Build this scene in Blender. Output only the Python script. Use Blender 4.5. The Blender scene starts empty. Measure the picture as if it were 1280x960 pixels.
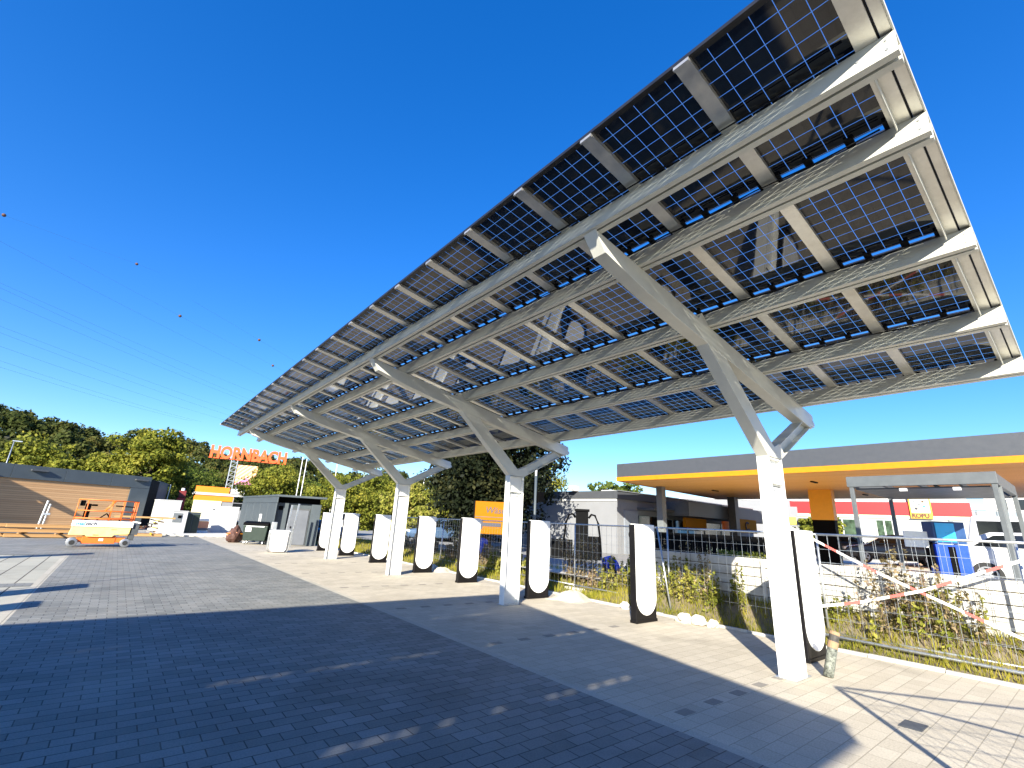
import bpy, bmesh, math, random
import numpy as np
from mathutils import Vector, Matrix
random.seed(7); RNG = np.random.default_rng(7)
R = math.radians
C = bpy.context.scene.collection
sc = bpy.context.scene

# ------------------------------------------------------------------ materials
def nodes_of(m):
    m.use_nodes = True
    nt = m.node_tree
    return nt, nt.nodes, nt.links

def rgba(c): return (c[0], c[1], c[2], 1)

def mat(name, col, rough=.5, metal=0, var=.12, scale=6, bump=0, bscale=40, spec=.5, dirt=0):
    """principled paint / stone / metal with a little noise in colour and relief"""
    m = bpy.data.materials.new(name)
    nt, N, L = nodes_of(m)
    b = N['Principled BSDF']
    b.inputs['Roughness'].default_value = rough
    b.inputs['Metallic'].default_value = metal
    b.inputs['Specular IOR Level'].default_value = spec
    g = N.new('ShaderNodeNewGeometry')
    n = N.new('ShaderNodeTexNoise'); n.inputs['Scale'].default_value = scale
    n.inputs['Detail'].default_value = 6; n.inputs['Roughness'].default_value = .65
    L.new(g.outputs['Position'], n.inputs['Vector'])
    mr = N.new('ShaderNodeMapRange')
    mr.inputs['From Min'].default_value = .3; mr.inputs['From Max'].default_value = .7
    mr.inputs['To Min'].default_value = 1 - var; mr.inputs['To Max'].default_value = 1 + var
    L.new(n.outputs['Fac'], mr.inputs['Value'])
    mx = N.new('ShaderNodeVectorMath'); mx.operation = 'SCALE'
    mx.inputs[0].default_value = col[:3]
    L.new(mr.outputs['Result'], mx.inputs['Scale'])
    L.new(mx.outputs[0], b.inputs['Base Color'])
    rr = N.new('ShaderNodeMapRange'); rr.inputs['From Min'].default_value = .3; rr.inputs['From Max'].default_value = .7
    rr.inputs['To Min'].default_value = max(.02, rough - .06); rr.inputs['To Max'].default_value = min(1, rough + .08)
    L.new(n.outputs['Fac'], rr.inputs['Value']); L.new(rr.outputs['Result'], b.inputs['Roughness'])
    if bump:
        n2 = N.new('ShaderNodeTexNoise'); n2.inputs['Scale'].default_value = bscale; n2.inputs['Detail'].default_value = 5
        L.new(g.outputs['Position'], n2.inputs['Vector'])
        bp = N.new('ShaderNodeBump'); bp.inputs['Strength'].default_value = bump; bp.inputs['Distance'].default_value = .02
        L.new(n2.outputs['Fac'], bp.inputs['Height']); L.new(bp.outputs['Normal'], b.inputs['Normal'])
    return m

def paver_mat(name, c1, c2, mortar, bw, rh, msize, rough=.8, rot=0, big=.18, blotch=.5, dust=(.42, .37, .29), dust_amt=.22):
    """stone pavers laid in running bond, in world metres"""
    m = bpy.data.materials.new(name)
    nt, N, L = nodes_of(m)
    b = N['Principled BSDF']; b.inputs['Roughness'].default_value = rough
    b.inputs['Specular IOR Level'].default_value = .3
    g = N.new('ShaderNodeNewGeometry')
    mp = N.new('ShaderNodeMapping'); mp.inputs['Rotation'].default_value = (0, 0, rot)
    L.new(g.outputs['Position'], mp.inputs['Vector'])
    br = N.new('ShaderNodeTexBrick')
    br.offset = .5; br.inputs['Scale'].default_value = 1
    br.inputs['Brick Width'].default_value = bw; br.inputs['Row Height'].default_value = rh
    br.inputs['Mortar Size'].default_value = msize; br.inputs['Mortar Smooth'].default_value = .3
    br.inputs['Color1'].default_value = rgba(c1); br.inputs['Color2'].default_value = rgba(c2)
    br.inputs['Mortar'].default_value = rgba(mortar)
    L.new(mp.outputs[0], br.inputs['Vector'])
    n = N.new('ShaderNodeTexNoise'); n.inputs['Scale'].default_value = blotch; n.inputs['Detail'].default_value = 8
    n.inputs['Roughness'].default_value = .7
    L.new(g.outputs['Position'], n.inputs['Vector'])
    n3 = N.new('ShaderNodeTexNoise'); n3.inputs['Scale'].default_value = 60; n3.inputs['Detail'].default_value = 3
    L.new(g.outputs['Position'], n3.inputs['Vector'])
    mr = N.new('ShaderNodeMapRange'); mr.inputs['From Min'].default_value = .3; mr.inputs['From Max'].default_value = .7
    mr.inputs['To Min'].default_value = 1 - big; mr.inputs['To Max'].default_value = 1 + big
    L.new(n.outputs['Fac'], mr.inputs['Value'])
    mr3 = N.new('ShaderNodeMapRange'); mr3.inputs['From Min'].default_value = .3; mr3.inputs['From Max'].default_value = .7
    mr3.inputs['To Min'].default_value = .86; mr3.inputs['To Max'].default_value = 1.14
    L.new(n3.outputs['Fac'], mr3.inputs['Value'])
    mu = N.new('ShaderNodeMath'); mu.operation = 'MULTIPLY'
    L.new(mr.outputs['Result'], mu.inputs[0]); L.new(mr3.outputs['Result'], mu.inputs[1])
    vm = N.new('ShaderNodeVectorMath'); vm.operation = 'SCALE'
    nd = N.new('ShaderNodeTexNoise'); nd.inputs['Scale'].default_value = 1.1; nd.inputs['Detail'].default_value = 9
    nd.inputs['Roughness'].default_value = .72; nd.inputs['Distortion'].default_value = .6
    L.new(g.outputs['Position'], nd.inputs['Vector'])
    rd = N.new('ShaderNodeMapRange'); rd.inputs['From Min'].default_value = .46; rd.inputs['From Max'].default_value = .72
    rd.inputs['To Max'].default_value = dust_amt
    L.new(nd.outputs['Fac'], rd.inputs['Value'])
    dm = N.new('ShaderNodeMix'); dm.data_type = 'RGBA'; dm.inputs['B'].default_value = rgba(dust)
    L.new(rd.outputs['Result'], dm.inputs['Factor']); L.new(br.outputs['Color'], dm.inputs['A'])
    # a few damp or oily darker patches
    ns = N.new('ShaderNodeTexNoise'); ns.inputs['Scale'].default_value = .55; ns.inputs['Detail'].default_value = 6; ns.inputs['Distortion'].default_value = .8
    L.new(g.outputs['Position'], ns.inputs['Vector'])
    rs_ = N.new('ShaderNodeMapRange'); rs_.inputs['From Min'].default_value = .58; rs_.inputs['From Max'].default_value = .70
    rs_.inputs['To Min'].default_value = 1; rs_.inputs['To Max'].default_value = .80
    L.new(ns.outputs['Fac'], rs_.inputs['Value'])
    m2_ = N.new('ShaderNodeMath'); m2_.operation = 'MULTIPLY'
    L.new(mu.outputs[0], m2_.inputs[0]); L.new(rs_.outputs['Result'], m2_.inputs[1])
    L.new(dm.outputs['Result'], vm.inputs[0]); L.new(m2_.outputs[0], vm.inputs['Scale'])
    L.new(vm.outputs[0], b.inputs['Base Color'])
    inv = N.new('ShaderNodeMath'); inv.operation = 'SUBTRACT'; inv.inputs[0].default_value = 1
    L.new(br.outputs['Fac'], inv.inputs[1])
    ad = N.new('ShaderNodeMath'); ad.operation = 'MULTIPLY_ADD'; ad.inputs[1].default_value = .25
    L.new(n3.outputs['Fac'], ad.inputs[0]); L.new(inv.outputs[0], ad.inputs[2])
    bp = N.new('ShaderNodeBump'); bp.inputs['Strength'].default_value = .5; bp.inputs['Distance'].default_value = .006
    L.new(ad.outputs[0], bp.inputs['Height']); L.new(bp.outputs['Normal'], b.inputs['Normal'])
    return m

def plank_mat(name, c1, c2, gap, width, axis='Z', rough=.7):
    """boards: one tone per board, grain along the board, a dark joint between boards"""
    m = bpy.data.materials.new(name)
    nt, N, L = nodes_of(m)
    b = N['Principled BSDF']; b.inputs['Roughness'].default_value = rough
    b.inputs['Specular IOR Level'].default_value = .25
    tc = N.new('ShaderNodeTexCoord')
    sx = N.new('ShaderNodeSeparateXYZ'); L.new(tc.outputs['Object'], sx.inputs[0])
    d = N.new('ShaderNodeMath'); d.operation = 'DIVIDE'; d.inputs[1].default_value = width
    L.new(sx.outputs[axis], d.inputs[0])
    fl = N.new('ShaderNodeMath'); fl.operation = 'FLOOR'; L.new(d.outputs[0], fl.inputs[0])
    fr = N.new('ShaderNodeMath'); fr.operation = 'FRACT'; L.new(d.outputs[0], fr.inputs[0])
    w = N.new('ShaderNodeTexWhiteNoise'); w.noise_dimensions = '1D'; L.new(fl.outputs[0], w.inputs['W'])
    mp = N.new('ShaderNodeMapping')
    mp.inputs['Scale'].default_value = (.6, .6, 25) if axis == 'Z' else (.6, 25, .6) if axis == 'Y' else (25, .6, .6)
    L.new(tc.outputs['Object'], mp.inputs['Vector'])
    n = N.new('ShaderNodeTexNoise'); n.inputs['Scale'].default_value = 1.2; n.inputs['Detail'].default_value = 5
    L.new(mp.outputs[0], n.inputs['Vector'])
    ad = N.new('ShaderNodeMath'); ad.operation = 'MULTIPLY_ADD'; ad.inputs[1].default_value = .5
    L.new(w.outputs['Value'], ad.inputs[0])
    hv = N.new('ShaderNodeMath'); hv.operation = 'MULTIPLY'; hv.inputs[1].default_value = .7
    L.new(n.outputs['Fac'], hv.inputs[0]); L.new(hv.outputs[0], ad.inputs[2])
    mx = N.new('ShaderNodeMix'); mx.data_type = 'RGBA'
    mx.inputs['A'].default_value = rgba(c1); mx.inputs['B'].default_value = rgba(c2)
    L.new(ad.outputs[0], mx.inputs['Factor'])
    lt = N.new('ShaderNodeMath'); lt.operation = 'LESS_THAN'; lt.inputs[1].default_value = .08
    L.new(fr.outputs[0], lt.inputs[0])
    m2 = N.new('ShaderNodeMix'); m2.data_type = 'RGBA'; m2.inputs['B'].default_value = rgba(gap)
    L.new(lt.outputs[0], m2.inputs['Factor']); L.new(mx.outputs['Result'], m2.inputs['A'])
    L.new(m2.outputs['Result'], b.inputs['Base Color'])
    return m

def leaf_mat(name, cols, rough=.55, trans=.35, nscale=.35):
    """leaves: tone varies by leaf and by large clumps; some light passes through"""
    m = bpy.data.materials.new(name)
    nt, N, L = nodes_of(m)
    N.remove(N['Principled BSDF'])
    out = N['Material Output']
    g = N.new('ShaderNodeNewGeometry')
    n = N.new('ShaderNodeTexNoise'); n.inputs['Scale'].default_value = nscale; n.inputs['Detail'].default_value = 3
    L.new(g.outputs['Position'], n.inputs['Vector'])
    ad = N.new('ShaderNodeMath'); ad.operation = 'MULTIPLY_ADD'; ad.inputs[1].default_value = .55
    L.new(g.outputs['Random Per Island'], ad.inputs[0])
    sub = N.new('ShaderNodeMath'); sub.operation = 'MULTIPLY_ADD'; sub.inputs[1].default_value = 1.5; sub.inputs[2].default_value = -.55
    L.new(n.outputs['Fac'], sub.inputs[0]); L.new(sub.outputs[0], ad.inputs[2])
    cr = N.new('ShaderNodeValToRGB')
    el = cr.color_ramp.elements
    el[0].position = .05; el[0].color = rgba(cols[0]); el[1].position = .95; el[1].color = rgba(cols[-1])
    for i, c in enumerate(cols[1:-1]):
        e = el.new(.05 + .9 * (i + 1) / (len(cols) - 1)); e.color = rgba(c)
    L.new(ad.outputs[0], cr.inputs['Fac'])
    df = N.new('ShaderNodeBsdfPrincipled'); df.inputs['Roughness'].default_value = rough
    df.inputs['Specular IOR Level'].default_value = .08
    tr = N.new('ShaderNodeBsdfTranslucent')
    L.new(cr.outputs['Color'], df.inputs['Base Color']); L.new(cr.outputs['Color'], tr.inputs['Color'])
    mx = N.new('ShaderNodeMixShader'); mx.inputs['Fac'].default_value = trans
    L.new(df.outputs[0], mx.inputs[1]); L.new(tr.outputs[0], mx.inputs[2])
    L.new(mx.outputs[0], out.inputs['Surface'])
    return m

def glass_dark(name, col=(.01, .012, .014), rough=.04):
    m = mat(name, col, rough, 0, .2, 2, spec=.6); return m

def cell_mat():
    """solar cells laminated between glass: dark cells, clear gaps between them that let light through"""
    m = bpy.data.materials.new('solar_cells')
    nt, N, L = nodes_of(m)
    b = N['Principled BSDF']; out = N['Material Output']
    tc = N.new('ShaderNodeTexCoord')
    sx = N.new('ShaderNodeSeparateXYZ'); L.new(tc.outputs['Object'], sx.inputs[0])
    def line(sock, pitch, half, off):
        a = N.new('ShaderNodeMath'); a.operation = 'ADD'; a.inputs[1].default_value = off + 100 * pitch
        L.new(sock, a.inputs[0])
        d = N.new('ShaderNodeMath'); d.operation = 'DIVIDE'; d.inputs[1].default_value = pitch; L.new(a.outputs[0], d.inputs[0])
        f = N.new('ShaderNodeMath'); f.operation = 'FRACT'; L.new(d.outputs[0], f.inputs[0])
        s = N.new('ShaderNodeMath'); s.operation = 'SUBTRACT'; s.inputs[1].default_value = .5; L.new(f.outputs[0], s.inputs[0])
        ab = N.new('ShaderNodeMath'); ab.operation = 'ABSOLUTE'; L.new(s.outputs[0], ab.inputs[0])
        gt = N.new('ShaderNodeMath'); gt.operation = 'GREATER_THAN'; gt.inputs[1].default_value = .5 - half / pitch
        L.new(ab.outputs[0], gt.inputs[0])
        return gt.outputs[0], d.outputs[0]
    lx, ix = line(sx.outputs['X'], .162, .0027, 0)
    ly, iy = line(sx.outputs['Y'], .166, .0027, 0)
    mxm = N.new('ShaderNodeMath'); mxm.operation = 'MAXIMUM'; L.new(lx, mxm.inputs[0]); L.new(ly, mxm.inputs[1])
    # tone of each cell
    fx = N.new('ShaderNodeMath'); fx.operation = 'FLOOR'; L.new(ix, fx.inputs[0])
    fy = N.new('ShaderNodeMath'); fy.operation = 'FLOOR'; L.new(iy, fy.inputs[0])
    oi = N.new('ShaderNodeObjectInfo')
    cb = N.new('ShaderNodeCombineXYZ'); L.new(fx.outputs[0], cb.inputs[0]); L.new(fy.outputs[0], cb.inputs[1]); L.new(oi.outputs['Random'], cb.inputs[2])
    wn = N.new('ShaderNodeTexWhiteNoise'); wn.noise_dimensions = '3D'; L.new(cb.outputs[0], wn.inputs['Vector'])
    mc = N.new('ShaderNodeMix'); mc.data_type = 'RGBA'
    mc.inputs['A'].default_value = (.004, .006, .013, 1); mc.inputs['B'].default_value = (.011, .013, .018, 1)
    L.new(wn.outputs['Value'], mc.inputs['Factor'])
    L.new(mc.outputs['Result'], b.inputs['Base Color'])
    b.inputs['Roughness'].default_value = .035
    b.inputs['IOR'].default_value = 1.55
    b.inputs['Specular IOR Level'].default_value = .46
    # uneven glass
    n = N.new('ShaderNodeTexNoise'); n.inputs['Scale'].default_value = 3.0; n.inputs['Detail'].default_value = 2
    L.new(tc.outputs['Object'], n.inputs['Vector'])
    bp = N.new('ShaderNodeBump'); bp.inputs['Strength'].default_value = .06; bp.inputs['Distance'].default_value = .01
    L.new(n.outputs['Fac'], bp.inputs['Height']); L.new(bp.outputs['Normal'], b.inputs['Normal'])
    tr = N.new('ShaderNodeBsdfTransparent'); tr.inputs['Color'].default_value = (.93, .95, .97, 1)
    df = N.new('ShaderNodeBsdfTranslucent'); df.inputs['Color'].default_value = (.8, .85, .9, 1)
    m0 = N.new('ShaderNodeMixShader'); m0.inputs['Fac'].default_value = .08
    L.new(tr.outputs[0], m0.inputs[1]); L.new(df.outputs[0], m0.inputs[2])
    mx = N.new('ShaderNodeMixShader')
    L.new(mxm.outputs[0], mx.inputs['Fac']); L.new(b.outputs[0], mx.inputs[1]); L.new(m0.outputs[0], mx.inputs[2])
    L.new(mx.outputs[0], out.inputs['Surface'])
    return m

def clear_glass(name):
    m = bpy.data.materials.new(name)
    nt, N, L = nodes_of(m)
    N.remove(N['Principled BSDF'])
    tr = N.new('ShaderNodeBsdfTransparent'); tr.inputs['Color'].default_value = (.95, .97, .97, 1)
    gl = N.new('ShaderNodeBsdfGlossy'); gl.inputs['Roughness'].default_value = .03
    mx = N.new('ShaderNodeMixShader'); mx.inputs['Fac'].default_value = .06
    L.new(tr.outputs[0], mx.inputs[1]); L.new(gl.outputs[0], mx.inputs[2])
    L.new(mx.outputs[0], N['Material Output'].inputs['Surface'])
    return m

M = {}
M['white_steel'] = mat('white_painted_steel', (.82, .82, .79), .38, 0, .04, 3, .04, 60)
M['white_panel'] = mat('white_charger_panel', (.85, .85, .84), .25, 0, .02, 3)
M['charger_dark'] = mat('dark_charger_casing', (.007, .0062, .0066), .45, 0, .2, 8, spec=.2)
M['purlin'] = mat('pale_purlin_steel', (.60, .59, .52), .42, .15, .08, 5, .04, 40)
M['rafter'] = mat('mill_aluminium', (.62, .60, .55), .36, .75, .12, 6, .05, 30)
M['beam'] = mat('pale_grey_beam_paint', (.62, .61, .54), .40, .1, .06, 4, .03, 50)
M['clip'] = mat('black_clip', (.006, .006, .007), .5, spec=.2)
M['panel_frame'] = mat('black_panel_edge', (.02, .02, .022), .4, .3)
M['cells'] = cell_mat()
M['glass'] = clear_glass('clear_front_glass')
M['galv'] = mat('galvanised_steel', (.55, .57, .58), .38, .8, .15, 12)
M['concrete'] = mat('pale_concrete', (.52, .50, .45), .9, 0, .2, 3, .4, 30)
M['anthracite'] = mat('anthracite_cladding', (.06, .075, .085), .5, 0, .1, 1.5)
M['anthracite_light'] = mat('slate_grey_door', (.12, .13, .15), .5, 0, .1, 2)
M['black'] = mat('black_plastic', (.0022, .0022, .0025), .6, 0, .2, spec=.06)
M['tyre'] = mat('rubber', (.02, .02, .02), .8)
M['rim'] = mat('alloy_rim', (.35, .36, .38), .35, .7)
M['grey_paint'] = mat('mid_grey_paint', (.16, .175, .18), .5, 0, .1)
M['dark_grey'] = mat('dark_grey_paint', (.07, .075, .08), .5, 0, .15)
M['light_grey_wall'] = mat('light_grey_render', (.215, .22, .232), .8, 0, .06, 1, .1, 30)
M['parapet'] = mat('grey_parapet', (.06, .064, .072), .5, 0, .06)
M['frame_grey'] = mat('frame_grey_paint', (.10, .11, .115), .5, 0, .1)
M['white_wall'] = mat('white_render', (.50, .50, .485), .8, 0, .05, 1)
M['cream'] = mat('cream_strip', (.75, .68, .45), .6)
M['red'] = mat('red_band', (.42, .008, .010), .5, 0, .05)
M['orange'] = mat('orange_paint', (.78, .16, .02), .45, 0, .08)
M['column_amber'] = mat('amber_column_paint', (.80, .36, .02), .45, 0, .05)
M['sign_orange'] = mat('amber_sign', (.33, .125, .006), .6, 0, .06, spec=.04)
M['brick_orange'] = mat('bright_orange_cladding', (.85, .22, .01), .5, 0, .05)
M['letter_orange'] = mat('orange_letters', (.85, .11, .02), .5, 0, .05)
M['yellow'] = mat('yellow_paint', (.66, .40, .03), .45, 0, .08)
M['fascia_yellow'] = mat('yellow_fascia_trim', (.56, .22, .006), .4, 0, .05)
M['pale_yellow'] = mat('faded_yellow_paint', (.80, .66, .25), .5, 0, .12)
M['soffit'] = plank_mat('timber_soffit', (.78, .36, .085), (.90, .47, .13), (.36, .14, .03), .35, 'X', .5)
M['wood_clad'] = plank_mat('larch_cladding', (.42, .235, .11), (.60, .37, .19), (.13, .07, .03), .14, 'Z')
M['timber'] = plank_mat('sawn_timber', (.34, .18, .07), (.52, .31, .13), (.2, .1, .04), .12, 'Z')
M['blue'] = mat('blue_plastic', (.006, .05, .50), .4, 0, .1)
M['blue_screen'] = mat('pale_blue_panel', (.03, .42, .80), .3, 0, .1)
M['white_plastic'] = mat('white_plastic', (.80, .80, .78), .45, 0, .05)
M['dark_green'] = mat('dark_green_bin_plastic', (.016, .03, .022), .5, 0, .15)
M['brown'] = mat('rust_brown', (.09, .04, .028), .7, 0, .3, 20)
M['pink'] = mat('pink_print', (.75, .22, .42), .5)
M['salmon'] = mat('salmon_print', (.85, .33, .16), .5)
M['cream_print'] = mat('cream_print', (.85, .62, .38), .5)
M['car_blue'] = mat('steel_blue_car_paint', (.07, .125, .22), .22, .25, .03)
M['car_white'] = mat('white_car_paint', (.60, .60, .60), .2, 0, .02)
M['car_silver'] = mat('silver_car_paint', (.45, .47, .5), .25, .4, .02)
M['car_dark'] = mat('dark_car_paint', (.03, .035, .045), .2, .1, .02)
M['car_teal'] = mat('pale_teal_car_paint', (.35, .50, .48), .25, .2, .02)
M['glass_dark'] = glass_dark('dark_window_glass')
M['lamp_red'] = mat('red_lamp', (.5, .01, .01), .2)
M['lamp_clear'] = mat('clear_lamp', (.8, .8, .8), .1)
M['bark'] = mat('bark', (.09, .065, .045), .9, 0, .3, 8, .5, 20)
M['stone'] = mat('rubble_stone', (.58, .54, .47), .9, 0, .15, 6, .5, 15)
M['sand'] = mat('pale_sand', (.55, .47, .36), .95, 0, .15, 4, .4, 30)
M['clay'] = mat('brown_clay', (.30, .19, .11), .9, 0, .2, 12)
M['tape_red'] = mat('red_tape', (.62, .13, .11), .5, 0, .05)
M['tape_white'] = mat('white_tape', (.85, .83, .8), .5, 0, .05)
M['text_grey'] = mat('pale_grey_lettering', (.55, .55, .55), .5)
M['text_blue'] = mat('blue_lettering', (.05, .30, .65), .5)
M['text_dark'] = mat('dark_lettering', (.03, .03, .05), .5)
M['text_brown'] = mat('brown_lettering', (.10, .03, .008), .5)
M['wire'] = mat('grey_cable', (.12, .13, .15), .5, .3)
M['grey_paving'] = paver_mat('grey_pavers', (.172, .175, .160), (.25, .25, .23), (.05, .05, .047), .28, .16, .006, .75, 0, .16, .35)
M['pale_paving'] = paver_mat('pale_bay_pavers', (.455, .40, .31), (.525, .465, .365), (.33, .29, .22), .30, .20, .005, .85, 0, .12, .5)
M['slab_paving'] = paver_mat('cream_slabs', (.36, .345, .28), (.42, .40, .325), (.07, .06, .045), 2.4, .48, .016, .85, R(90), .1, .4)
M['bay_dark'] = mat('dark_bay_paver', (.24, .215, .18), .85, 0, .15, 30, .2, 60)
M['border'] = paver_mat('pale_border_stone', (.42, .385, .31), (.47, .43, .35), (.2, .18, .14), 1.0, .5, .006, .85, R(90), .1, .6)
M['asphalt'] = mat('asphalt', (.27, .265, .25), .9, 0, .15, .6, .3, 80)
M['forecourt'] = mat('forecourt_concrete', (.55, .52, .46), .9, 0, .1, .5, .2, 60)
M['earth'] = mat('dry_earth', (.16, .13, .085), .95, 0, .3, 2, .5, 12)
M['hill_floor'] = mat('forest_floor', (.05, .05, .025), 1, 0, .3, .05)
M['leaf_yellow'] = leaf_mat('yellow_green_leaves', [(.07, .09, .014), (.15, .17, .024), (.24, .24, .035), (.34, .30, .045)])
M['leaf_green'] = leaf_mat('mid_green_leaves', [(.035, .06, .012), (.075, .11, .018), (.13, .16, .03), (.18, .19, .04)])
M['leaf_dark'] = leaf_mat('dark_leaves', [(.005, .007, .004), (.009, .013, .006), (.016, .021, .009), (.05, .05, .018)], trans=.15)
M['leaf_forest'] = leaf_mat('forest_leaves', [(.03, .042, .012), (.055, .072, .018), (.09, .095, .025), (.14, .12, .03)], nscale=.06)
M['leaf_weed'] = leaf_mat('weed_leaves', [(.10, .125, .018), (.21, .22, .035), (.33, .31, .06), (.40, .33, .12)], nscale=1.5)
M['leaf_dry'] = leaf_mat('dried_weed', [(.14, .11, .05), (.25, .20, .09), (.34, .26, .15), (.40, .26, .20)], nscale=2)
M['grass'] = leaf_mat('verge_grass', [(.11, .13, .015), (.23, .23, .025), (.34, .30, .04), (.44, .37, .09)], nscale=1.2)

# ------------------------------------------------------------------ mesh building
class MB:
    def __init__(s): s.v = []; s.f = []; s.m = []
    def quad(s, pts, mi=0):
        i = len(s.v); s.v += [tuple(p) for p in pts]; s.f.append(tuple(range(i, i + len(pts)))); s.m.append(mi); return s
    def box(s, x0, x1, y0, y1, z0, z1, mi=0):
        i = len(s.v)
        s.v += [(x, y, z) for z in (z0, z1) for y in (y0, y1) for x in (x0, x1)]
        for f in ((0, 2, 3, 1), (4, 5, 7, 6), (0, 1, 5, 4), (2, 6, 7, 3), (0, 4, 6, 2), (1, 3, 7, 5)):
            s.f.append(tuple(i + k for k in f)); s.m.append(mi)
        return s
    def prism(s, poly, vec, mi=0):
        """closed polygon (3D points) swept along vec"""
        i = len(s.v); n = len(poly); vec = Vector(vec)
        s.v += [tuple(p) for p in poly] + [tuple(Vector(p) + vec) for p in poly]
        s.f.append(tuple(range(i, i + n))); s.f.append(tuple(range(i + 2 * n - 1, i + n - 1, -1)))
        for k in range(n):
            a, b = i + k, i + (k + 1) % n
            s.f.append((b, a, a + n, b + n))
        s.m += [mi] * (n + 2); return s
    def bar(s, a, b, w, h=None, up=(0, 0, 1), mi=0):
        a, b = Vector(a), Vector(b); h = h or w
        d = (b - a).normalized(); u = Vector(up)
        if abs(d.dot(u)) > .98: u = Vector((0, 1, 0))
        r = d.cross(u).normalized() * (w / 2); t = r.cross(d).normalized() * (h / 2)
        return s.prism([a - r - t, a + r - t, a + r + t, a - r + t], b - a, mi)
    def tube(s, pts, r, n=8, mi=0):
        P = [Vector(p) for p in pts]; rings = []
        rr = r if isinstance(r, (list, tuple)) else [r] * len(P)
        for k, p in enumerate(P):
            d = (P[min(k + 1, len(P) - 1)] - P[max(k - 1, 0)]).normalized()
            u = Vector((0, 0, 1)) if abs(d.z) < .95 else Vector((0, 1, 0))
            a = d.cross(u).normalized(); b = d.cross(a).normalized()
            i = len(s.v)
            s.v += [tuple(p + rr[k] * (math.cos(2 * math.pi * j / n) * a + math.sin(2 * math.pi * j / n) * b)) for j in range(n)]
            rings.append(i)
        for i0, i1 in zip(rings, rings[1:]):
            for j in range(n):
                s.f.append((i0 + j, i0 + (j + 1) % n, i1 + (j + 1) % n, i1 + j)); s.m.append(mi)
        s.f.append(tuple(rings[0] + j for j in reversed(range(n)))); s.m.append(mi)
        s.f.append(tuple(rings[-1] + j for j in range(n))); s.m.append(mi)
        return s
    def cyl(s, a, b, r, n=20, mi=0): return s.tube([a, b], r, n, mi)
    def mesh(s, name):
        me = bpy.data.meshes.new(name); me.from_pydata(s.v, [], s.f)
        if any(s.m): me.polygons.foreach_set('material_index', s.m)
        me.validate(); me.update()
        bm = bmesh.new(); bm.from_mesh(me); bmesh.ops.recalc_face_normals(bm, faces=bm.faces); bm.to_mesh(me); bm.free()
        return me
    def build(s, name, mats, parent=None, bevel=0, smooth=False, loc=None):
        me = s.mesh(name)
        for m in (mats if isinstance(mats, (list, tuple)) else [mats]): me.materials.append(m)
        o = bpy.data.objects.new(name, me); C.objects.link(o)
        if parent is not None: o.parent = parent
        if loc: o.location = loc
        if bevel:
            b = o.modifiers.new('bevel', 'BEVEL'); b.width = bevel; b.segments = 2; b.limit_method = 'ANGLE'; b.angle_limit = R(40)
        if smooth:
            me.polygons.foreach_set('use_smooth', [True] * len(me.polygons))
        return o

def tag(o, label=None, cat=None, group=None, kind=None):
    if label: o['label'] = label
    if cat: o['category'] = cat
    if group: o['group'] = group
    if kind: o['kind'] = kind
    return o

def thing(name, label, cat, loc=(0, 0, 0), rz=0, group=None):
    o = bpy.data.objects.new(name, None); C.objects.link(o)
    o.empty_display_size = .3
    o.location = loc; o.rotation_euler = (0, 0, rz)
    return tag(o, label, cat, group)

def kids(o): return [c for c in bpy.data.objects if c.parent == o]

def copy_tree(o, label=None):
    allk = {}
    for c in bpy.data.objects:
        if c.parent: allk.setdefault(c.parent.name, []).append(c)
    def rec(src, par):
        n = src.copy(); C.objects.link(n)
        if par: n.parent = par
        for k in allk.get(src.name, []): rec(k, n)
        return n
    r = rec(o, None)
    if label: r['label'] = label
    return r

def struct(o): return tag(o, kind='structure')

def sheet(name, x0, x1, y0, y1, z, m, seg=1):
    b = MB().quad([(x0, y0, z), (x1, y0, z), (x1, y1, z), (x0, y1, z)])
    return struct(b.build(name, m))

def text(name, body, size, m, parent, loc, rot, extrude=.01, offset=0, align='LEFT', sx=1, shear=0, spacing=1):
    cu = bpy.data.curves.new(name, 'FONT'); cu.body = body; cu.size = size; cu.extrude = extrude; cu.offset = offset
    cu.align_x = align; cu.align_y = 'BOTTOM_BASELINE'; cu.shear = shear; cu.space_character = spacing
    cu.resolution_u = 4
    t = bpy.data.objects.new(name, cu); C.objects.link(t)
    bpy.context.view_layer.update()
    me = bpy.data.meshes.new_from_object(t)
    C.objects.unlink(t); bpy.data.objects.remove(t); bpy.data.curves.remove(cu)
    me.name = name; me.materials.clear(); me.materials.append(m)
    o = bpy.data.objects.new(name, me); C.objects.link(o)
    if parent is not None: o.parent = parent
    o.location = loc; o.rotation_euler = rot; o.scale = (sx, 1, 1)
    return o

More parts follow.
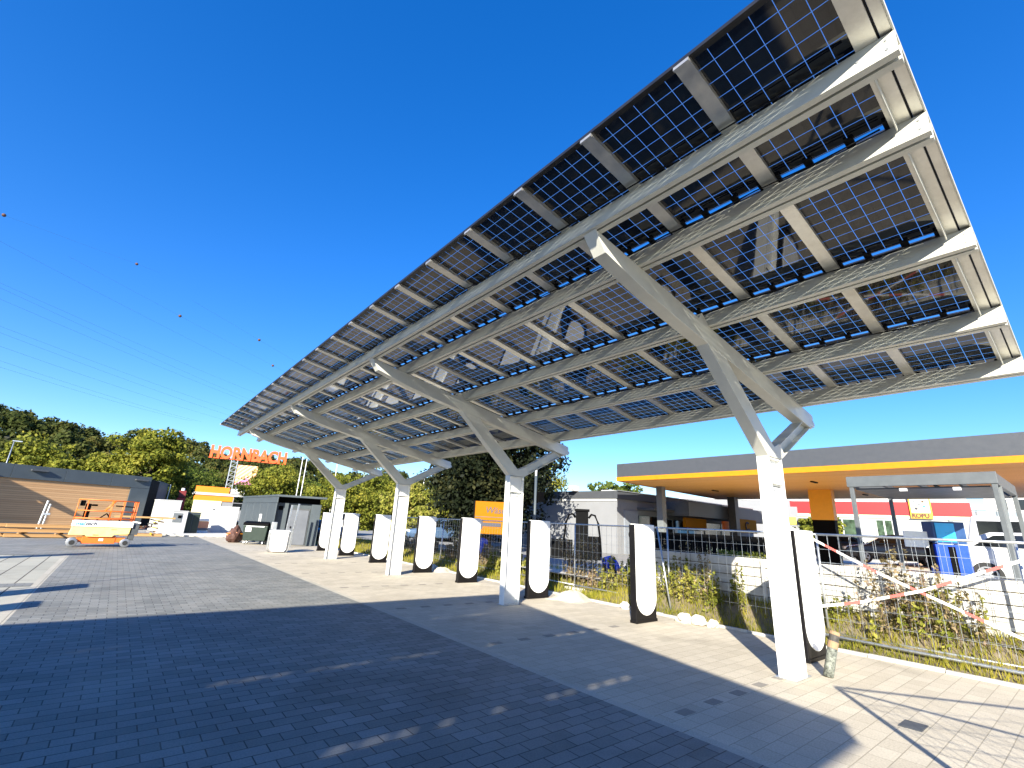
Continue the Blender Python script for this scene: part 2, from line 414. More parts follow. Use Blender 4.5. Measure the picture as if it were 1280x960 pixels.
def np_quads(name, cen, nrm, size, aspect, m, parent=None, up=None):
    """many small leaf faces: centres, facing directions, sizes"""
    n = len(cen)
    nrm = nrm / (np.linalg.norm(nrm, axis=1, keepdims=True) + 1e-9)
    ref = RNG.normal(size=(n, 3)) if up is None else np.tile(np.array(up, float), (n, 1)) + RNG.normal(size=(n, 3)) * .25
    a = np.cross(nrm, ref); a /= (np.linalg.norm(a, axis=1, keepdims=True) + 1e-9)
    b = np.cross(nrm, a)
    s = size[:, None]
    v = np.stack([cen - b * s * aspect, cen + a * s * .5, cen + b * s * aspect + nrm * s * .15, cen - a * s * .5], 1).reshape(-1, 3)
    me = bpy.data.meshes.new(name)
    me.vertices.add(4 * n); me.vertices.foreach_set('co', v.astype(np.float32).ravel())
    me.loops.add(4 * n); me.loops.foreach_set('vertex_index', np.arange(4 * n, dtype=np.int32))
    me.polygons.add(n); me.polygons.foreach_set('loop_start', np.arange(0, 4 * n, 4, dtype=np.int32))
    me.update(calc_edges=True); me.validate()
    me.materials.append(m)
    o = bpy.data.objects.new(name, me); C.objects.link(o)
    if parent is not None: o.parent = parent
    return o

# ------------------------------------------------------------------ the setting: ground
TH = R(10.1)
sheet('ground', -600, 600, -300, 700, -.03, M['earth'])
sheet('yard_asphalt', -70, 10.4, -40, 75, -.012, M['asphalt'])
sheet('grey_paving', -.96, 4.74, -20, 31, 0, M['grey_paving'])
sheet('grey_paving_far', -30, 4.74, 24.6, 44, -.004, M['grey_paving'])
sheet('cream_slab_paving', -14, -1.12, -20, 24.4, 0, M['slab_paving'])
sheet('pale_bay_paving', 4.86, 10.42, -20, 46, 0, M['pale_paving'])
sheet('border_strip', 4.74, 4.86, -20, 44, 0, M['border'])
sheet('slab_border_strip', -1.12, -.96, -20, 24.4, .001, M['border'])
sheet('grey_slab_band', -14, -1.12, 15.6, 16.2, .004, M['grey_paving'])
kb = MB()
y = -6.0
while y < 30:
    l = 1.0; j = random.uniform(-.012, .012)
    kb.box(10.42 + j, 10.52 + j, y, y + l - .012, -.1, .045 + random.uniform(-.008, .008)); y += l
struct(kb.build('kerb', M['concrete'], bevel=.008))
# dark pavers that mark the bays: rows of single stones across the bays
bd = MB()
for k, Y in enumerate([-.9, 3.22, 6.6, 10.0, 13.4, 16.9, 20.4, 23.8, 27.3]):
    x = 5.15
    while x < 8.7:
        bd.box(x, x + .22, Y, Y + .13, 0.0, .003); x += .60
struct(bd.build('bay_marking', M['bay_dark']))
dc = MB().box(6.98, 7.28, 1.62, 1.82, 0, .006).build('shadow_patch', M['dark_grey']); tag(dc, 'small dark rectangular shadow painted on the pale pavers at the lower right', 'painted shadow')  # thin dark plate standing in for a small shadow on the pavers

def heightgrid(name, xs, ys, zf, m):
    b = MB(); W = len(xs)
    b.v = [(x, y, zf(x, y)) for y in ys for x in xs]
    for j in range(len(ys) - 1):
        for i in range(W - 1):
            b.f.append((j * W + i, j * W + i + 1, (j + 1) * W + i + 1, (j + 1) * W + i)); b.m.append(0)
    return struct(b.build(name, m, smooth=True))
def smooth(a, b, t):
    t = min(1, max(0, (t - a) / (b - a))); return t * t * (3 - 2 * t)
def verge_z(x, y):
    near = 1 - smooth(7.8, 10.0, y)
    z = .02 + .5 * near * smooth(10.6, 11.5, x) + .38 * (1 - near) * smooth(10.8, 13.2, x)
    return z + .03 * math.sin(x * 7 + y * 3) * math.sin(y * 2.3) * (x > 10.6)
def land_z(x, y):
    return .9 - .46 * smooth(7.4, 9.6, y)
heightgrid('verge_soil', np.linspace(10.52, 13.4, 24), np.linspace(-8, 46, 150), verge_z, M['earth'])
heightgrid('forecourt_paving', [11.62, 14, 20, 40, 70, 120], [-60, -20, 0, 6, 7.2, 7.7, 8.2, 8.7, 9.2, 9.8, 14], land_z, M['forecourt'])
heightgrid('car_park_paving', [13.3, 16, 20, 40, 70, 120], [14, 20, 40, 80, 140], lambda x, y: .44, M['asphalt'])

# ------------------------------------------------------------------ solar canopy
HX, HZ = 2.84, 5.654
YN, YF = .265, 24.86
PY0, PS = 3.107, 6.3935
BASE = Vector((7.9, 12.7, 0))
ct, st = math.cos(TH), math.sin(TH)
def cf(s, y, off):
    return Vector((HX + s * ct - off * st, y, HZ - s * st - off * ct)) - BASE
canopy = thing('solar_canopy', 'long white steel canopy roofed with dark glass solar panels over the charger bays', 'solar canopy', BASE, 0, 'solar canopies over the charging bays')
ROWS = [0.0, 1.69, 3.38, 5.07]; RL = 1.63
NB = 23; PITCH = (YF - .11 - (YN + .17)) / NB
YR = [YN + .17 + PITCH * k for k in range(NB + 1)]
def panel_mesh():
    b = MB()
    hw = PITCH / 2 - .012; t = .012; L_ = RL
    # top glass, cell layer, rim
    b.quad([(0, -hw, t), (L_, -hw, t), (L_, hw, t), (0, hw, t)], 0)
    b.quad([(0, -hw, 0), (0, hw, 0), (L_, hw, 0), (L_, -hw, 0)], 1)
    for a, c in (((0, -hw), (L_, -hw)), ((L_, -hw), (L_, hw)), ((L_, hw), (0, hw)), ((0, hw), (0, -hw))):
        b.quad([(a[0], a[1], 0), (c[0], c[1], 0), (c[0], c[1], t), (a[0], a[1], t)], 2)
    # junction boxes and clips along the lower edge
    for yy, w in ((-.47, .05), (-.17, .035), (.17, .035), (.47, .05)):
        b.box(L_ - .055, L_ + .052, yy - w, yy + w, -.026, -.002, 3)
    # dark upper rim
    b.box(0, .045, -hw, hw, -.004, -.001, 2)
    return b.mesh('solar_panel')
pm = panel_mesh()
for m_ in (M['glass'], M['cells'], M['panel_frame'], M['clip']): pm.materials.append(m_)
for s0 in ROWS:
    for k in range(NB):
        o = bpy.data.objects.new('solar_panel', pm); C.objects.link(o); o.parent = canopy
        o.location = cf(s0, (YR[k] + YR[k + 1]) / 2, 0); o.rotation_euler = (0, TH, 0)
# rafters between the panels: shallow channels running down the slope
def ang(parent, name, m, s0, s1, y0, y1, o0, o1, bevel=.003):
    P = [cf(s0, y0, o0), cf(s1, y0, o0), cf(s1, y0, o1), cf(s0, y0, o1)]
    return MB().prism(P, (0, y1 - y0, 0)).build(name, m, parent, bevel)
SE = 6.74
for k, yr in enumerate(YR):
    b = MB()
    lip = .012
    def slab(y0, y1, o0, o1, s0=0.0, s1=SE):
        b.prism([cf(s0, y0, o0), cf(s1, y0, o0), cf(s1, y0, o1), cf(s0, y0, o1)], (0, y1 - y0, 0))
    slab(yr - .07, yr + .07, .048, .054)                 # wide lower flange seen from the ground
    slab(yr - .07, yr - .064, .004, .048); slab(yr + .064, yr + .07, .004, .048)
    b.prism([cf(-.02, yr - .07, .0), cf(0, yr - .07, .0), cf(0, yr - .07, .075), cf(-.02, yr - .07, .075)], (0, .14, 0))
    b.build('rafter', M['rafter'], canopy)
# purlins: paired channels with a slot between them
PUR = [.80, 1.655, 3.35, 5.05, 6.54]
for s0 in PUR:
    b = MB(); h0, h1 = .056, .285
    y0, y1 = YN, YF
    def slab(sa, sb, o0, o1):
        b.prism([cf(sa, y0, o0), cf(sb, y0, o0), cf(sb, y0, o1), cf(sa, y0, o1)], (0, y1 - y0, 0))
    slab(s0, s0 + .006, h0, h1); slab(s0 + .134, s0 + .14, h0, h1)
    slab(s0 + .006, s0 + .056, h1 - .006, h1); slab(s0 + .082, s0 + .134, h1 - .006, h1)
    slab(s0 + .006, s0 + .134, h0, h0 + .006)
    slab(s0 + .050, s0 + .056, h1 - .09, h1 - .006); slab(s0 + .082, s0 + .088, h1 - .09, h1 - .006)
    b.build('purlin', M['purlin'], canopy)
    # bolts at the ends
    for dy, oo in ((.06, .12), (.06, .22), (.24, .17)):
        c0 = cf(s0 - .006, YN + dy, oo); MB().cyl(c0, c0 + Vector((.012, 0, 0)), .010, 8).build('bolt', M['galv'], canopy)
for s0, oo in ((1.60, .07), (3.30, .07), (5.0, .07), (.74, .075)):
    for j in range(2):
        P = []
        y = YN + .3; k = 0
        while y < YF - .3:
            P.append(cf(s0 - .012 * j + random.uniform(-.006, .006), y, oo + .012 * j + (.035 if k % 2 else 0) * random.uniform(.3, 1.2))); y += PITCH / 2; k += 1
        MB().tube(P, .0065, 5).build('cable', M['clip'], canopy, smooth=True)
# trims at both ends and a dark edge along the high side
for ya, yb in ((YN, YN + .012), (YF - .012, YF)):
    ang(canopy, 'end_trim', M['purlin'], -.03, SE, ya, yb, -.02, .052)
ang(canopy, 'end_channel', M['rafter'], -.02, SE, YN + .012, YN + .085, .03, .036)
ang(canopy, 'edge_seal', M['clip'], 0, SE, YN + .086, YN + .125, -.01, .03)
ang(canopy, 'high_edge_trim', M['panel_frame'], -.022, -.002, YN, YF, -.015, .035)
# hangers at the near end rafters between the purlins
for sa, sb in ((1.0, 1.62), (1.85, 3.3), (3.55, 5.0), (5.25, 6.5)):
    ang(canopy, 'end_bracket', M['beam'], sa, sb, YN + .19, YN + .20, .058, .16)

def xz(poly, y0, w, m, name, bevel=.006):
    pts = [Vector((x, y0, z)) - BASE for x, z in poly]
    return MB().prism(pts, (0, w, 0)).build(name, m, canopy, bevel)
BW = .19
tanb = math.tan(TH)
def under(x, off):                      # underside line of the purlins, minus off
    s = (x - HX) / ct
    return HZ - (x - HX) * tanb - (.287 + off) / ct
for k in range(4):
    y0 = PY0 + PS * k; yc = y0 + BW / 2
    # column: I-section, web across the canopy
    b = MB()
    x0, x1, zt = 7.67, 8.15, 3.09
    o = lambda X: X - BASE.x
    Y = lambda v: v - BASE.y
    b.box(o(x0), o(x0) + .016, Y(y0), Y(y0 + BW), 0, zt)
    b.box(o(x1) - .016, o(x1), Y(y0), Y(y0 + BW), 0, zt)
    b.box(o(x0) + .016, o(x1) - .016, Y(yc) - .006, Y(yc) + .006, 0, zt)
    for zz in (2.68, 3.06):
        b.box(o(x0) + .016, o(x1) - .016, Y(y0) + .01, Y(yc) - .006, zz, zz + .014)
        b.box(o(x0) + .016, o(x1) - .016, Y(yc) + .006, Y(y0 + BW) - .01, zz, zz + .014)
    b.build('column', M['white_steel'], canopy, .003)
    pb = MB()
    pb.box(o(x0) - .02, o(x1) + .02, Y(y0) - .05, Y(y0 + BW) + .05, 0, .012)
    for dx in (.12, .36):
        pb.cyl((o(x0) + dx, Y(y0) - .02, .012), (o(x0) + dx, Y(y0) - .02, .045), .014, 8)
        pb.cyl((o(x0) + dx, Y(y0 + BW) + .02, .012), (o(x0) + dx, Y(y0 + BW) + .02, .045), .014, 8)
    pb.build('base_plate', M['galv'], canopy)
    cl = MB()
    for zz in (2.62,):
        cl.box(o(x0) + .12, o(x0) + .36, Y(y0) + .015, Y(y0) + .03, zz, zz + .016)
    cl.build('mounting_clip', M['dark_grey'], canopy)
    # main beam under the purlins
    tip = 3.60
    poly = [(tip + .008, under(tip, 0)), (9.78, under(9.78, 0)), (9.82, under(9.82, 0) - .05), (9.70, under(9.70, .29)),
            (5.2, under(5.2, .29)), (4.6, under(4.6, .27)), (tip + .19, under(tip + .19, .20))]
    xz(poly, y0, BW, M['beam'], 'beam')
    # left strut
    d = Vector((5.86 - 7.67, 0, 4.66 - 3.09)).normalized(); pr_ = Vector((-d.z, 0, d.x))
    if pr_.z < 0: pr_ = -pr_
    a = Vector((7.67, 0, 3.09)); e = Vector((5.86, 0, 4.66)) + d * .12
    w = pr_ * .27
    poly = [(a.x, a.z), (7.67 + .26, 3.085), (8.0, 3.22), ((a + w).x + .04, (a + w).z), ((e + w).x, (e + w).z), (e.x, e.z)]
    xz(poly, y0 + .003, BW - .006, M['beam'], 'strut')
    # right strut: I-section
    a = Vector((8.15, 0, 3.09)); e = Vector((9.66, 0, under(9.66, .29) + .02)); d = (e - a).normalized(); up = Vector((-d.z, 0, d.x)); 
    sb = MB()
    def seg(o0, o1, yy0, yy1, ext0=0, ext1=0):
        p = [a + up * o0 + d * ext0, e + up * o0 + d * ext1, e + up * o1 + d * ext1, a + up * o1 + d * ext0]
        sb.prism([Vector((q.x, yy0, q.z)) - BASE for q in p], (0, yy1 - yy0, 0))
    seg(0, .014, y0, y0 + BW); seg(.20, .214, y0, y0 + BW, .08, -.35); seg(.014, .20, yc - .006, yc + .006, .03, -.05)
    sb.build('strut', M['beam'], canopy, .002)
    # knuckle where the two struts meet the column
    xz([(7.672, 3.09), (8.148, 3.09), (8.30, 3.185), (8.19, 3.36), (7.9, 3.25)], y0 + .008, BW - .016, M['beam'], 'gusset', .004)
    ek = Vector((e.x, 0, e.z))
    xz([(9.60, under(9.6, .29) + .03), (9.80, under(9.8, .29) + .06), (9.86, under(9.86, .29) + .13), (9.80, under(9.8, .1))], y0 - .004, BW + .008, M['beam'], 'end_cap', .004)

# the sister canopy across the access lane, behind and to the left of the viewpoint
c2 = copy_tree(canopy, 'second solar canopy standing at right angles behind, its shadow lying across the grey pavers')
pm_closed = panel_mesh()
bk = mat('light_blocking_back', (.012, .013, .018), .3, 0, .2, 2)  # opaque backs added so no sun leaks into the canopy's shadow
for m_ in (M["glass"], bk, M["panel_frame"], M["clip"]): pm_closed.materials.append(m_)
mbx = MB(); hwx = PITCH / 2 + .005
pm_tight = pm_closed.copy()
bmx = bmesh.new(); bmx.from_mesh(pm_closed)
bmesh.ops.create_cube(bmx, size=1, matrix=Matrix.Translation((RL + .0, 0, -.012)) @ Matrix.Diagonal((.02, PITCH * .99, .012, 1)))  # strip added to narrow the row gap and thin the light streaks
bmx.faces.ensure_lookup_table()
for f_ in bmx.faces[-6:]: f_.material_index = 3
bmx.to_mesh(pm_closed); bmx.free()
bmx = bmesh.new(); bmx.from_mesh(pm_tight)
bmesh.ops.create_cube(bmx, size=1, matrix=Matrix.Translation((RL + .03, 0, -.012)) @ Matrix.Diagonal((.085, PITCH * .99, .012, 1)))  # strip added to shut the row gap against sunlight
bmx.faces.ensure_lookup_table()
for f_ in bmx.faces[-6:]: f_.material_index = 3
bmx.to_mesh(pm_tight); bmx.free()
rs = random.Random(11)
for o_ in kids(c2):
    if o_.name.startswith('solar_panel'): o_.data = pm_closed if rs.random() < .42 else pm_tight
c2.scale = (1.08, 1, 1)
c2.rotation_euler = (0, 0, R(-90))
# local (x,y)->(y,-x): far end (local y=+12.16) -> X ; high edge (local x=-5.06*1.08) -> Y
SUN_EL = 23.5
c2.location = (-1.55 - (YF - BASE.y), 2.95 - (BASE.x - HX) * 1.08, 0)

# ------------------------------------------------------------------ chargers
def make_charger():
    t = thing('car_charger', 'x', 'charger', (0, 0, 0), 0, 'white and black charging posts')
    w, d, h = .74, .15, 2.0
    b = MB().box(-w / 2, w / 2, 0, d, .0, h)
    b.build('casing', M['charger_dark'], t, .015)
    pts = [(-w / 2 + .014, 0, h + .015), (-w / 2 + .014, 0, .5)]
    r = w / 2 - .014
    for i in range(1, 24):
        a = math.pi + math.pi * i / 24
        pts.append((r * math.cos(a), 0, .5 + .36 * math.sin(a)))
    pts += [(r, 0, .5), (r, 0, h + .015)]
    MB().prism([(x, -.022, z) for x, y_, z in pts], (0, .03, 0)).build('front_panel', M['white_panel'], t, .008)
    MB().box(-w / 2 + .03, w / 2 - .03, .012, d - .02, h, h + .018).build('top_cap', M['white_panel'], t, .006)
    text('lettering', 'TESLA', .055, M['text_grey'], t, (.03, -.0225, 1.74), (R(90), 0, 0), .0006, 0, 'LEFT', 1, 0, 1.6)
    c = MB().tube([(w / 2 - .1, d, 1.5), (w / 2 - .05, d + .12, 1.45), (w / 2 + .02, d + .16, 1.0), (w / 2 + .0, d + .14, .35), (w / 2 - .1, d + .1, .3), (w / 2 - .15, d + .02, .55)], .022, 8)
    c.build('cable', M['black'], t, smooth=True)
    MB().box(-w / 2 - .012, w / 2 + .012, -.012, d + .012, 0, .06).build('plinth', M['charger_dark'], t, .006)
    return t
ch = make_charger()
CY = [3.35, 6.62, 10.07, 13.47, 16.42, 20.4, 24.15, 27.5]
desc = ['first white-faced charging post, close behind the nearest canopy column',
        'white-faced charging post standing alone beside the pale rubble stones',
        'white-faced charging post just right of the second canopy column, by the sand heap',
        'white-faced charging post in front of the amber arrow sign',
        'white-faced charging post in front of the blue parked car',
        'white-faced charging post half behind the third canopy column',
        'white-faced charging post between the third and fourth canopy columns',
        'farthest white-faced charging post, mostly hidden behind the last canopy column']
for k, Y in enumerate(CY):
    o = ch if k == 0 else copy_tree(ch)
    o.location = (9.32, Y, 0); o['label'] = desc[k]
    o.rotation_euler = (0, 0, R(random.uniform(-1.5, 1.5)))
for (x, y), lab in zip([(-4.35, 10.15), (-3.75, 12.62), (-3.95, 22.25)],
                       ['nearest charging post of the far row on the cream slabs', 'middle charging post of the far row on the cream slabs', 'farthest charging post of the far row on the cream slabs']):
    o = copy_tree(ch, lab); o.location = (x, y, 0); o.rotation_euler = (0, 0, R(90)); o['group'] = 'charging posts of the row across the lane'
def thin_pole(x, y, h, lab, r=.025):
    p = MB().tube([(0, 0, 0), (0, 0, h)], r, 8).box(-.1, .1, -.1, .1, 0, .02).build('steel_pole', M['galv'])
    p.location = (x, y, 0); tag(p, lab, 'pole'); return p
thin_pole(-3.9, 13.2, 4.6, 'thin steel pole standing beside the middle charger across the lane')
thin_pole(-4.8, 24.3, 4.2, 'thin steel pole near the farthest charger across the lane')

# ------------------------------------------------------------------ site fence
def make_fence_panel(Lp=3.45, H=2.0):
    t = thing('mesh_fence', 'x', 'fence', (0, 0, 0), 0, 'mesh site fence panels')
    b = MB()
    b.tube([(0, 0, .03), (0, 0, H)], .021, 8); b.tube([(Lp, 0, .03), (Lp, 0, H)], .021, 8)
    b.tube([(0, 0, H - .02), (Lp, 0, H - .02)], .021, 8); b.tube([(0, 0, .2), (Lp, 0, .2)], .021, 8)
    b.build('frame', M['galv'], t, smooth=True)
    w = MB()
    n = 18
    for i in range(1, n): x = Lp * i / n; w.bar((x, 0, .2), (x, 0, H - .03), .0045, .0045)
    for i in range(1, 7): z = .2 + (H - .25) * i / 7; w.bar((0, .006, z), (Lp, .006, z), .0045, .0045)
    w.build('wire_mesh', M['galv'], t)
    f = MB()
    for x in (0.0,):
        f.box(x - .35, x + .35, -.11, .11, 0, .13)
    f.build('foot_block', M['concrete'], t, .02)
    return t
fp = make_fence_panel()
def place_fence(o, a, b_, z, lab, grp=None):
    o.location = (a[0], a[1], z); o.rotation_euler = (0, 0, math.atan2(b_[1] - a[1], b_[0] - a[0]))
    L_ = math.hypot(b_[0] - a[0], b_[1] - a[1]); o.scale = (L_ / 3.45, 1, 1); o['label'] = lab
    if grp: o['group'] = grp
    return o
line = [(10.92, -3.2), (10.95, .25), (11.0, 3.72), (11.12, 8.35 - 1.15), (11.35, 10.65), (11.6, 14.1), (11.85, 17.55), (12.0, 21.0), (12.15, 24.4), (12.25, 27.8)]
labs = ['mesh fence panel at the right edge with red and white tape tied across it', 'mesh fence panel with a tall dry bush growing behind it',
        'mesh fence panel between the first column and the pale retaining wall', 'mesh fence panel right of the second charger, in front of the weeds',
        'mesh fence panel in front of the black charging station', 'mesh fence panel in front of the amber arrow sign', 'mesh fence panel in front of the blue parked car',
        'mesh fence panel in front of the parked white van', 'farthest mesh fence panel behind the last chargers']
first = True
for a, b_, lab in zip(line, line[1:], labs):
    o = fp if first else copy_tree(fp); first = False
    place_fence(o, a, b_, .0, lab)
o = copy_tree(fp); place_fence(o, (11.14, .95), (11.2, 4.35), .0, 'second mesh fence panel leaning close behind the taped one')
cx, cy = 4.37, -.14
o = copy_tree(fp); place_fence(o, (cx, cy), (cx + .6 * 3.45, cy - .8 * 3.45), 0, 'loose mesh fence panel on the paving angled toward the verge', 'loose fence panels on the paving')
o = copy_tree(fp); place_fence(o, (cx - .07, cy - .02), (cx - .14, cy - 3.45), 0, 'loose mesh fence panel on the paving running straight back', 'loose fence panels on the paving')
# leaning brace by the second charger
br = MB().tube([(11.12, 7.5, 2.0), (10.75, 6.95, .1)], .021, 8).build('fence_brace', M['galv'], smooth=True)
tag(br, 'slanted steel tube leaning on the fence beside the second charger', 'brace')
br2 = MB().tube([(12.0, 19.6, 1.95), (11.75, 19.3, .1)], .025, 8).build('fence_brace', M['galv'], smooth=True)
tag(br2, 'slanted white steel tube on the fence beside the blue parked car', 'brace')
nb = MB().box(0, .3, -.01, .01, 0, .28).build('notice_board', M['cream'])
nb.location = (11.86, 17.1, 1.72); nb.rotation_euler = (0, 0, R(-50)); tag(nb, 'small pale notice board on the fence above the blue car', 'notice')
for (pts, lab, s) in (([(10.9, 4.15, 2.1), (10.9, 2.78, 1.36), (10.9, 1.05, .58), (10.9, -1.2, -.02 + .2)], 'red and white barrier tape sloping down across the fence from the first column', .05),
                      ([(10.88, -1.0, 2.05), (10.88, .9, 1.72), (10.88, 2.2, 1.12), (10.88, 3.1, .82), (10.88, 3.9, .62)], 'red and white barrier tape rising to the right across the fence', .05)):
    b = MB(); P = [Vector(p) for p in pts]; seglen = .22; acc = 0; mi = 0; cnt_ = 0
    for p, q in zip(P, P[1:]):
        n = max(1, int((q - p).length / seglen))
        for i in range(n):
            u, v = p.lerp(q, i / n), p.lerp(q, (i + 1) / n)
            sag = .0
            b.prism([u + Vector((-.001, 0, -.024)), u + Vector((.001, 0, -.024)), u + Vector((.001, 0, .024)), u + Vector((-.001, 0, .024))], v - u, mi); cnt_ += 1; mi = 1 if cnt_ % 3 == 0 else 0
    tag(b.build('barrier_tape', [M['tape_white'], M['tape_red']]), lab, 'tape')

# ------------------------------------------------------------------ retaining wall
b = MB(); z = .0
for i in range(7):
    y = -9.0 + (i % 2) * .9
    while y < 8.1:
        y1 = min(y + 1.8, 8.1); j = random.uniform(-.012, .012)
        b.box(11.50 + j, 11.66 + j, y, y1 - .008, z + .016, z + .2); y = y1
    z += .2
for y in (5.0,): b.box(11.44, 11.5, y, y + .07, 0, 1.38)
b.box(11.53, 11.62, -9, 8.08, 0, 1.38, 1)
w = b.build('retaining_wall', [M['concrete'], M['earth']], bevel=.006); tag(w, 'pale concrete board wall with dark joints holding up the filling station ground', 'wall')

# ------------------------------------------------------------------ small near objects
def rock(name, loc, r, m, lab, grp=None, sq=.65):
    bm = bmesh.new(); bmesh.ops.create_icosphere(bm, subdivisions=3, radius=1)
    sd = random.random() * 50
    from mathutils import noise
    for v in bm.verts:
        n = noise.noise(v.co * 1.3 + Vector((sd, 0, 0))) * .45 + noise.noise(v.co * 3.5 + Vector((sd, 3, 0))) * .16
        v.co *= (1 + n); v.co.z *= sq
    me = bpy.data.meshes.new(name); bm.to_mesh(me); bm.free(); me.materials.append(m)
    o = bpy.data.objects.new(name, me); C.objects.link(o); o.location = loc; o.scale = (r, r * random.uniform(.7, 1), r)
    o.rotation_euler = (0, 0, random.uniform(0, 6)); return tag(o, lab, 'stone', grp)
rock('rubble_stone', (10.18, 6.28, .07), .19, M['stone'], 'largest pale rubble stone at the kerb right of the second charger')
rock('rubble_stone', (10.22, 5.95, .08), .17, M['stone'], 'pale rubble stone with a dark crack beside the largest one')
rock('rubble_stone', (10.3, 5.66, .05), .14, M['stone'], 'smaller pale rubble stone nearest the first column')
rock('rubble_stone', (10.35, 8.0, .06), .16, M['concrete'], 'grey stone at the kerb just left of the second charger')
rock('rubble_stone', (10.25, 17.3, .07), .2, M['stone'], 'pale stone at the kerb beside the charger in front of the blue car')
def mound(name, loc, r, h, lab):
    b = MB(); n = 24; k = 8
    b.v.append((0, 0, h))
    for i in range(1, k + 1):
        for j in range(n):
            a = 2 * math.pi * j / n; rr = r * i / k * (1 + .15 * math.sin(3 * a + 1))
            b.v.append((rr * math.cos(a), rr * math.sin(a) * .8, h * (.5 + .5 * math.cos(math.pi * i / k)) + .02 * math.sin(5 * a + i) * (i < k)))
    for j in range(n): b.f.append((0, 1 + j, 1 + (j + 1) % n)); b.m.append(0)
    for i in range(k - 1):
        for j in range(n):
            p = 1 + i * n; b.f.append((p + j, p + n + j, p + n + (j + 1) % n, p + (j + 1) % n)); b.m.append(0)
    o = b.build(name, M['sand'], smooth=True); o.location = loc; return tag(o, lab, 'sand heap')
mound('sand_heap', (10.15, 9.6, 0), .75, .22, 'low heap of pale sand beside the charger by the second column')
mound('sand_heap', (10.25, 16.6, 0), .6, .16, 'low heap of pale sand beside the charger in front of the blue car')
pt = thing('core_sample', 'speckled stone cylinder with brown bands leaning at the foot of the first column', 'stone cylinder', (8.38, 2.92, 0))
pt.rotation_euler = (R(-4), R(20), R(-38)); pt.scale = (1.15,) * 3
b = MB().tube([(0, 0, 0), (0, 0, .1), (0, 0, .2), (0, 0, .34)], [.055, .058, .056, .057], 14).build('lower_core', mat('speckled_stone', (.15, .16, .135), .8, 0, 1.0, 22, .5, 30), pt, smooth=True)
b = MB().tube([(0, 0, .34), (0, 0, .42)], .059, 14).build('clay_band', M['clay'], pt)
b = MB().tube([(0, 0, .42), (0, 0, .50)], .055, 14).build('dark_band', mat('dark_core', (.06, .055, .05), .8, 0, .5, 25), pt)
b = MB().tube([(0, 0, .50), (0, 0, .54)], .06, 14).build('top_band', M['clay'], pt)

# ------------------------------------------------------------------ verge plants
def rand_unit(n):
    v = RNG.normal(size=(n, 3)); return v / np.linalg.norm(v, axis=1, keepdims=True)
def blades(name, n, xr, yr, hmin, hmax, wid, m, zf, lean=.25):
    x = RNG.uniform(*xr, n); y = RNG.uniform(*yr, n)
    z = np.array([zf(a, c) for a, c in zip(x, y)])
    h = RNG.uniform(hmin, hmax, n); a = RNG.uniform(0, 2 * np.pi, n)
    d = np.stack([np.cos(a), np.sin(a), np.zeros(n)], 1) * (wid * RNG.uniform(.6, 1.3, n))[:, None]
    top = np.stack([RNG.normal(0, lean, n) * h, RNG.normal(0, lean, n) * h, h], 1)
    base = np.stack([x, y, z - .02], 1)
    v = np.stack([base - d, base + d, base + top * .6 + d * .7, base + top, base + top * .6 - d * .7], 1).reshape(-1, 3)
    me = bpy.data.meshes.new(name)
    me.vertices.add(5 * n); me.vertices.foreach_set('co', v.astype(np.float32).ravel())
    me.loops.add(5 * n); me.loops.foreach_set('vertex_index', np.arange(5 * n, dtype=np.int32))
    me.polygons.add(n); me.polygons.foreach_set('loop_start', np.arange(0, 5 * n, 5, dtype=np.int32))
    me.update(calc_edges=True); me.validate(); me.materials.append(m)
    o = bpy.data.objects.new(name, me); C.objects.link(o); return tag(o, kind='stuff')
tag(blades('verge_grass', 12000, (10.54, 11.48), (-4, 9.8), .05, .20, .006, M['grass'], verge_z), 'short dry yellow-green grass along the kerb', 'grass')
tag(blades('verge_grass_far', 14000, (10.56, 13.2), (9.7, 34), .06, .26, .010, M['grass'], verge_z), 'dry yellow-green grass on the far verge behind the chargers', 'grass')

def weed_stems(n, cx, cy, sx, sy, hmin, hmax, leafn, leafs, zf):
    """upright leafy stems; returns stems mesh builder and arrays of leaves"""
    b = MB(); cen = []; nr = []; sz = []
    for i in range(n):
        x = random.gauss(cx, sx); y = random.gauss(cy, sy); z = zf(x, y); h = random.uniform(hmin, hmax)
        lx, ly = random.gauss(0, .12) * h, random.gauss(0, .12) * h
        P = [Vector((x, y, z - .03)), Vector((x + lx * .4, y + ly * .4, z + h * .5)), Vector((x + lx, y + ly, z + h))]
        b.tube(P, [.007, .005, .002], 4)
        for k in range(leafn):
            t = random.uniform(.15, 1.0); p = P[0].lerp(P[2], t) + Vector((random.gauss(0, .05), random.gauss(0, .05), 0)) * (1.3 - t)
            cen.append(p); nr.append((random.gauss(0, 1), random.gauss(0, 1), random.gauss(.5, .6))); sz.append(leafs * random.uniform(.5, 1.4))
    return b, np.array(cen), np.array(nr), np.array(sz)
def plant(name, lab, cat, cx, cy, sx, sy, n, hmin, hmax, leafn, leafs, m, grp=None):
    z0 = verge_z(cx, cy)
    t = thing(name, lab, cat, (cx, cy, z0), 0, grp)
    b, c_, nr, sz = weed_stems(n, 0, 0, sx, sy, hmin, hmax, leafn, leafs, lambda x, y: verge_z(cx + x, cy + y) - z0)
    b.build('stem', M['bark'], t); np_quads('foliage', c_, nr, sz, .9, m, t); return t
plant('tall_weed', 'tall dry reddish bush behind the fence below the blue fuel pump', 'bush', 11.2, 2.45, .12, .32, 30, .7, 1.5, 50, .036, M['leaf_dry'])
plant('tall_weed', 'leafy green bush at the foot of the dry reddish one', 'bush', 11.2, 2.1, .12, .40, 24, .35, .85, 40, .045, M['leaf_weed'])
